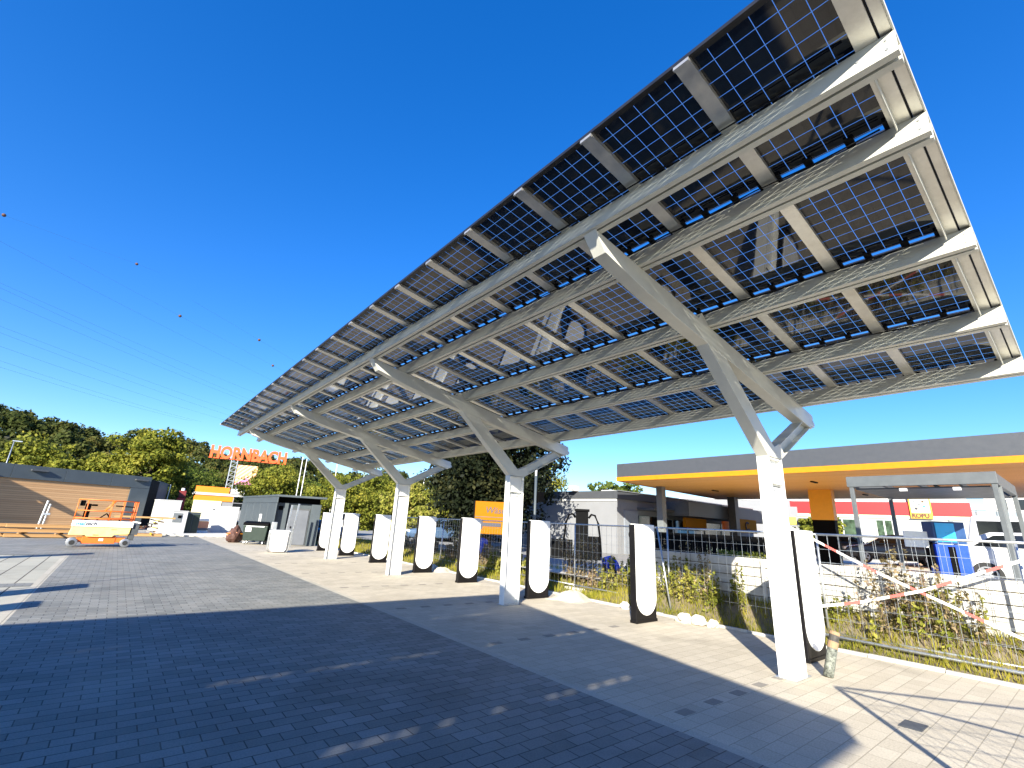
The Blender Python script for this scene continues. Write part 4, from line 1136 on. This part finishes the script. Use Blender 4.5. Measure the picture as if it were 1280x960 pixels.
# ------------------------------------------------------------------ amber arrow sign
sg = thing('arrow_sign', 'amber box sign with dark writing and an arrow pointing left', 'sign', (14.85, 21.35, .4), math.atan2(-1.45, 1.75))
MB().box(0, 2.35, 0, .8, .95, 2.62).build('box', M['sign_orange'], sg, .01)
MB().box(-.02, .06, -.04, .82, 0, 2.64).box(2.33, 2.42, .78, .86, 0, 2.64).build('post', M['black'], sg)
text('lettering', 'Wäsche', .46, M['text_dark'], sg, (.62, -.005, 2.02), (R(90), 0, 0), .004, .005, 'LEFT', 1, .15)
MB().box(0, 2.35, -.012, 0, 1.80, 1.83).build('divider', M['dark_grey'], sg)
b = MB().prism([(.28, -.012, 1.42), (.52, -.012, 1.72), (.52, -.012, 1.52), (1.5, -.012, 1.52), (1.5, -.012, 1.33), (.52, -.012, 1.33), (.52, -.012, 1.12)], (0, .01, 0)).build('arrow', M['text_dark'], sg)
bt = MB().prism([(-.18, 0, 0), (.2, 0, 0), (.16, 0, .9), (-.1, 0, 1.0)], (0, .25, 0)).build('blue_tarp', M['blue'], bevel=.05)
bt.location = (12.35, 16.75, .3); tag(bt, 'bright blue sheet hanging behind the fence below the amber sign', 'sheet')
bb = thing('blue_bag', 'crumpled blue bag with pale marks in the weeds before the grey building', 'bag', (12.55, 10.25, .42))
rk = rock('body', (0, 0, .3), .27, M['blue'], None, None, 1.2)
rk.parent = bb
tag(bb)

# black charging station with two hanging cables
cs = thing('charging_station', 'tall black charging station with two arched cables by the grey building', 'charging station', (17.7, 16.15, .42), R(-48))
MB().box(-.3, .3, -.2, .3, 0, 2.25).build('cabinet', M['black'], cs, .02)
MB().box(-.36, .36, -.26, .34, 2.25, 2.36).build('top', M['black'], cs, .01)
for s in (-1, 1):
    MB().tube([(s * .32, 0, 1.95), (s * .45, -.03, 2.12), (s * .62, -.05, 2.08), (s * .78, -.06, 1.7), (s * .86, -.06, 1.0), (s * .9, -.06, .2)], .05, 8).build('cable', M['black'], cs, smooth=True)
lw = MB().box(-1.4, -.35, 0, .5, 0, .9).box(.4, 1.0, .2, .7, 0, 1.1).build('utility_box', M['black'], bevel=.02)
lw.location = (17.7, 16.3, .42); lw.rotation_euler = (0, 0, R(-48)); tag(lw, 'low black utility boxes on both sides of the charging station', 'utility box')
vc = thing('air_station', 'black hose reel on a stand before the grey building door', 'hose reel', (20.5, 15.1, .45), R(-45))
b = MB(); 
b.tube([(.28 * math.cos(t * .2618), 0, 1.25 + .28 * math.sin(t * .2618)) for t in range(25)], .06, 8); b.build('hose', M['black'], vc, smooth=True)
MB().box(-.06, .06, .05, .2, 0, 1.3).build('stand', M['dark_grey'], vc)
MB().box(.1, .9, .1, .5, .0, 1.15).build('box', M['dark_grey'], vc, .01)

# ------------------------------------------------------------------ grey filling station shop
gs = thing('grey_shop', 'pale grey flat-roofed shop with a grey parapet behind the filling station', 'building', (25.2, 19.95, .42))
H0 = 3.45
b = MB(); b.prism([(0, 0, 0), (20, .4, 0), (20, 12, 0), (-1.4, 12, 0)], (0, 0, H0)); b.build('wall', M['light_grey_wall'], gs)
b = MB(); b.prism([(-.08, -.1, H0), (20.1, .3, H0), (20.1, 12.1, H0), (-1.5, 12.1, H0)], (0, 0, .5)); b.build('parapet', M['parapet'], gs, .01)
MB().prism([(-.15, -.17, H0 + .5), (20.1, .24, H0 + .5), (20.1, .4, H0 + .5), (-.0, 0, H0 + .5)], (0, 0, .05)).build('coping', M['galv'], gs)
MB().prism([(-.03, -.02, H0 - .16), (-1.46, 12, H0 - .16), (-1.5, 12, H0 - .02), (-.05, -.02, H0 - .02)], (-.02, 0, 0)).build('wall_trim', M['white_wall'], gs)
MB().box(.7, 2.2, -.06, .1, 0, 2.75).build('door', mat('door_grey', (.22, .24, .27), .5), gs, .01)
MB().box(2.3, 4.9, -.04, .1, .9, 2.5).build('window', M['glass_dark'], gs)
MB().box(5.4, 16.5, -.05, .15, .2, 2.35).build('shop_window', M['glass_dark'], gs)
for x in (6.2, 8.2, 10.6, 13.2): MB().box(x, x + .12, -.09, -.04, .2, 2.4).build('window_mullion', M['grey_paint'], gs)
MB().prism([(2.2, -1.3, 2.85), (2.2, .1, 2.85), (2.2, .1, 3.0), (2.2, -1.3, 3.0)], (3.0, 0, 0)).build('porch_roof', M['dark_grey'], gs)
MB().box(4.6, 18.5, -2.4, .0, 2.62, 3.55).build('overhang', M['dark_grey'], gs, .01)
MB().box(5.6, 8.4, -1.5, -1.3, 1.9, 2.55).build('yellow_sign', M['sign_orange'], gs)
sgn = MB().box(11.0, 14.2, -2.5, -2.42, 1.75, 2.75).build('logo_sign', M['sign_orange'], gs)
b = MB(); b.tube([(12.6 + .28 * math.cos(a * .35), -2.53, 2.25 + .28 * math.sin(a * .35)) for a in range(2, 17)], .05, 6); b.build('sign_mark', M['text_dark'], sgn)
MB().box(9.3, 10.2, -2.3, -2.2, 1.8, 2.5).build('orange_sign', M['orange'], gs)
MB().box(-1.0, -.4, 3.0, 3.5, H0 + .5, H0 + .85).build('roof_vent', M['white_wall'], gs)
MB().box(2.0, 3.2, 2.0, 3.0, H0 + .5, H0 + .78).build('roof_vent', M['white_wall'], gs)

# ------------------------------------------------------------------ filling station canopy
gc = thing('station_canopy', 'broad filling station canopy with a grey fascia, yellow trim and timber underside', 'canopy', (22.4, 17.7, 0))
SO = 4.66
plan = [(0, 0), (.3, -34), (16.2, -34), (14.6, 1.5)]
b = MB(); b.prism([(x + .15 * (1 if x < 8 else -1), y + (-.15 if y > -10 else .15), SO) for x, y in plan], (0, 0, .06)); b.build('soffit', M['soffit'], gc)
b = MB(); b.prism([(x, y, SO + .21) for x, y in plan], (0, 0, .77)); b.build('fascia', M['parapet'], gc, .01)
for a, c in zip(plan, plan[1:] + plan[:1]):
    A_, C_ = Vector((a[0], a[1], 0)), Vector((c[0], c[1], 0)); dd = (C_ - A_).normalized(); nn = Vector((dd.y, -dd.x, 0))
    ctr = Vector((7.5, -16, 0))
    if (A_ - ctr).dot(nn) < 0: nn = -nn
    pts = [A_ + nn * -.12 + Vector((0, 0, SO - .02)), A_ + nn * .03 + Vector((0, 0, SO - .02)), A_ + nn * .05 + Vector((0, 0, SO + .21)), A_ + nn * -.12 + Vector((0, 0, SO + .21))]
    MB().prism(pts, C_ - A_).build('trim', M['fascia_yellow'], gc)
def gcol(x, y, w, d, z0, z1, m, nm='column'): MB().box(x - w / 2, x + w / 2, y - d / 2, y + d / 2, z0, z1).build(nm, m, gc, .01)
gcol(3.9, -.35, .42, .42, .4, SO, M['grey_paint']); gcol(12.9, -.5, .55, .55, .4, SO, M['dark_grey'])
gcol(8.6, -7.75, .5, 1.15, 3.0, SO, M['column_amber'], 'yellow_column'); gcol(8.6, -7.75, .46, 1.1, .6, 3.0, M['black'], 'column_base')
gcol(8.6, -20, .5, 1.15, .9, SO, M['column_amber'], 'yellow_column')
for x, y in ((7.2, -2.2), (7.6, -13), (12, -9), (4, -9)):
    MB().box(x - .35, x + .35, y - .06, y + .06, SO - .05, SO).build('soffit_slot', M['black'], gc)
for x, y in ((9.5, -4.5), (9.3, -10.2)):
    MB().tube([(x, y, SO), (x, y, SO - .12), (x + .1, y, SO - .2)], [.09, .09, .06], 10).build('spotlight', M['white_plastic'], gc)

# steel frame shelter near the wall
pf = thing('steel_frame_shelter', 'open grey steel frame shelter standing above the retaining wall', 'shelter', (13.55, 1.2, .9))
LX, LY, HH = 3.4, 2.55, 2.48
b = MB(); b.box(0, .1, -.02, LY + .02, HH - .24, HH).box(LX - .1, LX, 0, LY, HH - .24, HH)
b.box(.1, LX - .1, 0, .1, HH - .24, HH).box(.1, LX - .1, LY - .1, LY, HH - .24, HH); b.build('roof_beam', M['frame_grey'], pf, .006)
for x in (.02, LX - .12):
    for y in (.0, LY - .1): MB().box(x, x + .085, y, y + .085, 0, HH - .24).build('leg', M['frame_grey'], pf, .006)
MB().box(.62, .70, .0, .06, 0, HH - .24).build('leg', M['grey_paint'], pf)
for y in (.6, 1.3, 1.95): MB().box(.1, LX - .1, y, y + .05, HH - .2, HH - .14).build('roof_bar', M['dark_grey'], pf)
MB().box(.12, LX - .12, .12, LY - .12, HH - .30, HH - .27).build('roof_panel', M['dark_grey'], pf)
for y in (.55, 1.45): MB().box(-.02, .1, y, y + .12, HH - .36, HH - .30).build('lamp', M['lamp_clear'], pf)

# fuel pump
fpu = thing('fuel_pump', 'bright blue fuel pump with a pale screen behind the fence', 'fuel pump', (16.8, 2.58, .88), R(-52))
MB().box(-.36, .36, 0, .45, .2, 1.05).build('lower_body', M['blue'], fpu, .01)
MB().box(-.36, .36, 0, .45, 1.07, 1.62).build('upper_body', mat('dark_blue', (.01, .05, .16), .4), fpu, .01)
MB().box(-.3, .12, -.02, 0, 1.12, 1.58).build('screen', M['blue_screen'], fpu)
MB().box(-.1, .06, -.015, 0, .2, 1.0).build('nozzle_panel', M['black'], fpu)
MB().box(-.42, -.37, .1, .35, .5, 1.1).build('nozzle_holder', M['black'], fpu)
MB().tube([(-.42, .1, 1.0), (-.55, .05, .7), (-.55, .05, .3), (-.45, .05, .2)], .02, 8).build('hose', M['black'], fpu, smooth=True)
for x in (-.3, .32):
    o = MB().box(x - .16, x + .16, -.3, .1, 0, .22).build('bumper', M['yellow'], fpu, .03)
MB().box(-.95, -.42, .15, .2, .95, 1.35).build('price_board', M['white_plastic'], fpu)

# ------------------------------------------------------------------ vehicles
def car(name, lab, x, y, z, rz, paint, L_=4.3, W_=1.78, Hh=1.5, grp=None, van=False, cat='car'):
    t = thing(name, lab, cat, (x, y, z), R(rz), grp)
    hl = L_ / 2
    if van: prof = [(-hl, .3), (-hl, 1.0), (-hl + .06, 1.25), (-hl + .9, 1.25 + .1), (-hl + 1.6, Hh - .08), (-hl + 2.1, Hh), (hl - .2, Hh), (hl - .02, 1.2), (hl, .35), (hl - .1, .24), (-hl + .1, .24)]
    else: prof = [(-hl, .35), (-hl + .02, .62), (-hl + .15, .78), (-hl + 1.15, .95), (-hl + 1.2, .96), (hl - .35, 1.0), (hl - .03, .92), (hl, .5), (hl - .08, .28), (-hl + .12, .24)]
    b = MB(); b.prism([(px, -W_ / 2, pz) for px, pz in prof], (0, W_, 0)); b.build('body', paint, t, .07, True)
    if not van:
        cab = [(-hl + 1.05, .94), (-hl + 1.75, Hh - .06), (-hl + 2.1, Hh), (hl - 1.0, Hh - .02), (hl - .55, Hh - .22), (hl - .22, .98)]
        i = .13
        b = MB(); n = len(cab)
        lo = [(px, -W_ / 2 + (.03 if pz < 1.1 else i), pz) for px, pz in cab]; hi_ = [(px, -q, pz) for px, q, pz in lo]
        b.v = lo + hi_; b.f = [tuple(range(n)), tuple(range(2 * n - 1, n - 1, -1))] + [(k, (k + 1) % n, n + (k + 1) % n, n + k) for k in range(n)]; b.m = [0] * (n + 2)
        b.build('cabin', paint, t, .05, True)
        for s in (-1, 1):
            w1 = [(-hl + 1.35, 1.0), (-hl + 1.86, Hh - .12), (.15, Hh - .07), (.15, 1.02)]
            w2 = [(.23, 1.02), (.23, Hh - .07), (hl - 1.05, Hh - .10), (hl - .62, 1.04)]
            for w_ in (w1, w2):
                yy = lambda pz: s * (W_ / 2 - .03 - (i - .03) * max(0, min(1, (pz - .97) / (Hh - 1.0))) + .012)
                MB().prism([(px, yy(pz), pz) for px, pz in w_], (0, -s * .02, 0)).build('side_window', M['glass_dark'], t)
        MB().prism([(-hl + 1.12, -W_ / 2 + .14, .99), (-hl + 1.76, -W_ / 2 + .22, Hh - .09), (-hl + 1.76, W_ / 2 - .22, Hh - .09), (-hl + 1.12, W_ / 2 - .14, .99)], (-.02, 0, .02)).build('windscreen', M['glass_dark'], t)
        MB().prism([(hl - .52, -W_ / 2 + .22, Hh - .24), (hl - .24, -W_ / 2 + .14, 1.02), (hl - .24, W_ / 2 - .14, 1.02), (hl - .52, W_ / 2 - .22, Hh - .24)], (.02, 0, .01)).build('rear_window', M['glass_dark'], t)
    else:
        for s in (-1, 1):
            for x0, x1 in ((-hl + 1.3, -hl + 2.25), (-hl + 2.33, -hl + 3.3), (-hl + 3.38, hl - .3)):
                lift = .0 if x0 > -hl + 2 else .35
                P = [(x0, 1.28), (x0 + lift, Hh - .16), (x1, Hh - .16), (x1, 1.28)]
                MB().prism([(px, s * (W_ / 2 + .006), pz) for px, pz in P], (0, -s * .02, 0)).build('side_window', M['glass_dark'], t)
        MB().prism([(-hl + .98, -W_ / 2 + .12, 1.4), (-hl + 1.58, -W_ / 2 + .16, Hh - .12), (-hl + 1.58, W_ / 2 - .16, Hh - .12), (-hl + .98, W_ / 2 - .12, 1.4)], (-.03, 0, .03)).build('windscreen', M['glass_dark'], t)
    for sx_ in (-hl + .82, hl - .78):
        for s in (-1, 1):
            yy = s * (W_ / 2 - .09)
            w = MB().cyl((sx_, yy - .1, .32), (sx_, yy + .105, .32), .32, 26).build('wheel', M['tyre'], t, .02)
            rb = MB().cyl((sx_, yy + s * .10, .32), (sx_, yy + s * .115, .32), .215, 22)
            rb.build('rim', M['rim'], w)
            sb = MB()
            for k in range(5):
                a = k * 2 * math.pi / 5; a2 = a + .34
                sb.prism([(sx_ + r_ * math.cos(q), yy + s * .117, .32 + r_ * math.sin(q)) for r_, q in ((.07, a), (.19, a), (.19, a2 + .3), (.07, a2))], (0, s * .004, 0))
            sb.build('rim_gap', M['tyre'], w)
    for s in (-1, 1):
        z1 = .95 if van else .72
        MB().box(hl - .10, hl + .01, s * (W_ / 2 - .30) - .2, s * (W_ / 2 - .30) + .24 * (s > 0) + .2 * (s < 0), z1, z1 + .16).build('tail_light', M['lamp_red'], t, .01)
        MB().box(-hl - .005, -hl + .2, s * (W_ / 2 - .28) - .2, s * (W_ / 2 - .28) + .2, z1 - .1, z1 + .04).build('headlight', M['lamp_clear'], t, .02)
        MB().box(-hl + 1.35, -hl + 1.5, s * (W_ / 2 + .08) - .09, s * (W_ / 2 + .08) + .09, 1.0, 1.13).build('mirror', paint, t, .02)
    return t
car('parked_car', 'steel blue hatchback parked behind the fence by the third column', 18.7, 31.6, .44, 158 + 180, M['car_blue'], 4.3, 1.8, 1.56)
car('parked_car', 'silver car half hidden behind the blue hatchback', 24.2, 35.0, .44, 160, M['car_silver'], 4.2, 1.75, 1.45)
car('parked_van', 'white van parked beyond the farthest chargers', 14.6, 39.5, .2, 60, M['car_white'], 4.8, 1.9, 1.95, None, True, 'van')
car('parked_car', 'dark car parked beside the white van beyond the chargers', 12.4, 37.2, .1, 70, M['car_dark'], 4.2, 1.75, 1.45)
car('parked_car', 'pale teal car parked under the filling station canopy', 29.5, 15.6, .2, -62, M['car_teal'], 4.1, 1.72, 1.42)
car('parked_van', 'large white van with dark windows standing right of the fuel pump', 21.8, .4, .9, 96, M['car_white'], 5.0, 1.95, 1.95, None, True, 'van')
car('parked_car', 'white car standing in front of the large white van', 18.9, 1.0, .9, 100, M['car_white'], 4.2, 1.75, 1.42)
car('parked_car', 'dark car standing under the canopy beside the yellow column', 31.5, 7.2, .9, -70, M['car_dark'], 4.2, 1.75, 1.45)
car('parked_car', 'dark grey car standing in front of the toy store', 40.0, 12.6, .9, -70, M['car_dark'], 4.2, 1.75, 1.45)

# ------------------------------------------------------------------ toy store and others beyond the station
ts = thing('toy_store', 'grey store with a red band and cream strip seen under the filling station canopy', 'building', (56.3, 21.0, .9), math.atan2(-12.6, 3.05))
Lf = 13.9
MB().box(0, Lf, 0, 10, 0, 3.4).build('wall', mat('pale_store_wall', (.36, .38, .385), .8, 0, .05, 1), ts)
MB().box(-.1, Lf + .1, -.12, 10, 3.4, 3.72).build('cream_strip', M['cream'], ts)
MB().box(-.15, Lf + .15, -.18, 10, 3.72, 4.95).build('red_band', M['red'], ts)
MB().box(0, Lf, 0, 10, 4.95, 5.45).build('upper_wall', M['white_wall'], ts)
sgn = MB().box(9.75, 11.35, -.36, -.18, 3.45, 5.4).build('sign', M['yellow'], ts, .02)
MB().box(9.87, 11.23, -.372, -.36, 3.95, 5.28).build('sign_field', M['cream'], sgn)
for (x, z, r_, m_) in ((10.25, 4.35, .13, M['text_dark']), (10.5, 4.75, .12, M['grey_paint']), (10.85, 4.55, .12, M['text_blue']), (10.8, 5.0, .1, M['brown']), (10.15, 5.0, .09, M['grey_paint'])):
    MB().cyl((x, -.385, z), (x, -.372, z), r_, 12).build('sign_spot', m_, sgn)
text('lettering', 'ROFU', .52, M['text_brown'], sgn, (9.83, -.375, 3.53), (R(90), 0, 0), .006, .03, 'LEFT', .95)
for x0, x1 in ((.3, 2.5), (3.0, 5.6), (7.0, 8.3)):
    w = MB().box(x0, x1, -.03, .05, .1, 3.2).build('window', mat('store_glass', (.05, .08, .05), .08, 0, .8, 1.5), ts)
    for x in (x0, (x0 + x1) / 2, x1): MB().box(x - .06, x + .06, -.07, -.03, .1, 3.25).build('window_frame', M['white_wall'], w)
b = MB()
for x in (12.4,): b.box(x, x + .3, -.1, .0, 0, 3.4)
b.build('pilaster', M['grey_paint'], ts)
bh = thing('pale_hall', 'large plain pale hall behind the filling station canopy', 'building', (74.5, 42.0, .4), math.atan2(-11, 4.7))
MB().box(-3, 24, 0, 20, 0, 7.2).build('wall', M['light_grey_wall'], bh)
MB().box(-3, 24, -.1, 0, 0, 3.9).build('dark_base', mat('slate_base', (.07, .09, .13), .6), bh)
MB().box(-3.1, 24.1, -.08, 20, 7.2, 7.35).build('roof_edge', M['galv'], bh)
sa = thing('small_annex', 'grey annex with a yellow sign left of the yellow column', 'building', (50.5, 22.0, .6), math.atan2(-6, 3))
MB().box(-3, 3.4, 0, 5, 0, 4.4).build('wall', M['light_grey_wall'], sa)
MB().box(.2, 3.2, -.1, 0, 2.7, 3.4).build('yellow_sign', M['yellow'], sa)
MB().box(.3, 3.1, -.05, 0, .2, 2.5).build('window', M['glass_dark'], sa)
wbld = thing('white_building', 'white building with a balcony at the right edge beyond the vans', 'building', (61.4, 8.6, .9), math.atan2(-11.5, 1.2))
MB().box(2.0, 6.4, 2.0, 10, 0, 9.5).build('tower', M['white_wall'], wbld)
MB().box(-.4, 14, 0, 6, 0, 3.2).build('lower_wall', M['white_wall'], wbld)
MB().box(.0, 4.4, .2, 1.9, 3.2, 3.3).build('balcony_floor', M['white_wall'], wbld)
b = MB(); b.box(.0, 4.0, .1, .14, 3.3, 4.3); b.build('balcony_glass', mat('grey_glass', (.25, .3, .34), .1), wbld)
b = MB()
for x in (0, 1.35, 2.7, 4.0): b.box(x - .03, x + .03, .04, .1, 3.3, 4.4)
b.box(0, 4.0, .04, .1, 4.36, 4.44); b.build('balcony_rail', M['grey_paint'], wbld)
for x in (3.0, 4.2, 5.3): MB().box(x, x + .5, 1.9, 2.0, 4.6, 5.5).build('window', M['glass_dark'], wbld)
MB().box(4.6, 7.5, -.06, 0, .4, 2.9).build('blue_panel', M['text_blue'], wbld)
for i, (x, y, h) in enumerate(((47, 11.5, 1.6),)):
    pass
sc_ = thing('slatted_screen', 'low dark slatted screen above the retaining wall behind the first column', 'screen', (14.2, 9.7, .72), math.atan2(-6.8, .5))
b = MB()
for i in range(30): b.box(i * .15, i * .15 + .135, 0, .03, .0, 1.16)
b.build('slats', M['black'], sc_)
MB().box(-.05, 4.55, .03, .09, .3, .4).box(-.05, 4.55, .03, .09, 1.0, 1.1).build('rail', M['black'], sc_)
tb2 = MB().tube([(10.78, 4.3, .19), (10.74, .3, .14), (10.72, -2.6, .13)], .028, 8).build('scaffold_tube', M['galv'], smooth=True)
tag(tb2, 'long galvanised tube lying along the foot of the taped fence', 'tube')
# hedge on the planted bed behind the wall
hx = np_quads('foliage', *(lambda n: (np.stack([RNG.uniform(11.75, 12.3, n), RNG.uniform(5.2, 6.3, n), 1.1 + RNG.uniform(0, .42, n)], 1), RNG.normal(size=(n, 3)), RNG.uniform(.03, .06, n)))(900), .8, M['leaf_weed'])
tag(hx, 'tuft of yellow-green ground cover on top of the retaining wall', 'plant', kind='stuff')
# ------------------------------------------------------------------ overhead lines
def wire(p, q, lab, r=.011, ext=.8, grp='overhead power lines', sag=1.2):
    p, q = Vector(p), Vector(q); d = q - p; a = p - d * ext; e = q + d * .25
    P = [a.lerp(e, t / 24) - Vector((0, 0, sag * 4 * (t / 24) * (1 - t / 24))) for t in range(25)]
    o = MB().tube([x - P[0] for x in P], r, 5).build('power_line', M['wire']); o.location = P[0]
    return tag(o, lab, 'power line', grp)
LAB = 'thin dark power line crossing the sky on the left'
def ball(p, lab):
    o = MB().tube([(0, 0, -.20), (0, 0, -.173), (0, 0, -.1), (0, 0, 0), (0, 0, .1), (0, 0, .173), (0, 0, .20)], [.02, .1, .173, .20, .173, .1, .02], 14).build('marker_ball', M['brown'], smooth=True)
    o.location = p; return tag(o, lab, 'marker ball', 'marker balls on the overhead wires')
wire((-21.72, 92.48, 38.42), (26.91, 147.57, 39.88), LAB)
wire((-20.22, 92.82, 32.43), (24.03, 148.06, 35.15), LAB)
wire((-20.04, 92.86, 31.75), (22.37, 148.32, 33.16), LAB)
wire((-19.64, 92.95, 30.15), (22.11, 148.36, 32.40), LAB)
wire((-18.68, 93.15, 26.32), (19.56, 148.72, 29.14), LAB)
wire((-18.45, 93.19, 25.42), (17.26, 149.00, 28.05), LAB)
wire((-17.97, 93.28, 23.52), (14.45, 149.30, 26.88), LAB)
wire((-17.47, 93.38, 21.52), (7.43, 149.82, 25.65), LAB)
wire((-17.25, 93.42, 20.64), (5.74, 149.89, 25.34), LAB)
wire((-17.39, 72.96, 32.92), (-5.82, 84.80, 36.71), LAB, .006, .8, "overhead power lines", 0)
ball((-17.39, 72.96, 32.92), 'marker ball highest in the sky at the left edge')
ball((-5.82, 84.80, 36.71), 'dark red marker ball on the upper wire')
wire((0.86, 75.00, 27.12), (14.98, 83.67, 25.61), LAB, .006, .8, "overhead power lines", 0)
ball((0.86, 75.00, 27.12), 'marker ball in the middle of the sky above the letter sign')
ball((14.98, 83.67, 25.61), 'faint marker ball just left of the canopy edge')
wire((10.79, 74.22, 26.31), (22.34, 82.01, 25.20), LAB, .006, .8, "overhead power lines", 0)
ball((10.79, 74.22, 26.31), 'small marker ball near the canopy edge, second from right')
# ------------------------------------------------------------------ camera, sun, sky
cam = bpy.data.cameras.new('camera'); co = bpy.data.objects.new('camera', cam); C.objects.link(co); sc.camera = co
f_px, yaw, pitch, roll = 581.21, .673172, .29474, .051536
cam.sensor_fit = 'HORIZONTAL'; cam.sensor_width = 36; cam.lens = f_px / 1280 * 36
cam.clip_start = .05; cam.clip_end = 3000
fw = Vector((math.sin(yaw) * math.cos(pitch), math.cos(yaw) * math.cos(pitch), math.sin(pitch)))
rt = Vector((math.cos(yaw), -math.sin(yaw), 0)); upv = rt.cross(fw)
r2 = math.cos(roll) * rt + math.sin(roll) * upv; u2 = -math.sin(roll) * rt + math.cos(roll) * upv
mw = Matrix((r2, u2, -fw)).transposed().to_4x4(); mw.translation = (0, 0, 1.85)
co.matrix_world = mw

sd = Vector((.785 * math.cos(R(SUN_EL)), .620 * math.cos(R(SUN_EL)), -math.sin(R(SUN_EL))))
sl_ = bpy.data.lights.new('sun', 'SUN'); so = bpy.data.objects.new('sun', sl_); C.objects.link(so)
sl_.energy = 5.0; sl_.angle = R(.5); sl_.color = (1, .94, .80)
so.rotation_euler = sd.to_track_quat('-Z', 'Y').to_euler(); so.location = (-40, -30, 30)

wd_ = bpy.data.worlds.new('World'); sc.world = wd_; wd_.use_nodes = True
nt = wd_.node_tree; N = nt.nodes; L = nt.links
sky = N.new('ShaderNodeTexSky'); sky.sky_type = 'NISHITA'; sky.sun_disc = False
sky.sun_elevation = R(SUN_EL); sky.sun_rotation = math.atan2(-sd.x, -sd.y)
sky.air_density = 1.0; sky.dust_density = .3; sky.ozone_density = 5.0; sky.altitude = 100
bg = N['Background']; bg.inputs['Strength'].default_value = .142
hs = N.new('ShaderNodeHueSaturation'); hs.inputs['Saturation'].default_value = 1.40; hs.inputs['Hue'].default_value = .516
gm = N.new('ShaderNodeGamma'); gm.inputs[1].default_value = .8
L.new(sky.outputs[0], gm.inputs[0]); L.new(gm.outputs[0], hs.inputs['Color']); L.new(hs.outputs[0], bg.inputs['Color'])
vs = sc.view_settings; vs.view_transform = 'Standard'; vs.look = 'None'; vs.exposure = 1.43; vs.gamma = 1; vs.use_curve_mapping = False
sc.cycles.max_bounces = 8; sc.cycles.transparent_max_bounces = 16
sc.cycles.caustics_reflective = False; sc.cycles.caustics_refractive = False
sc.cycles.use_denoising = True
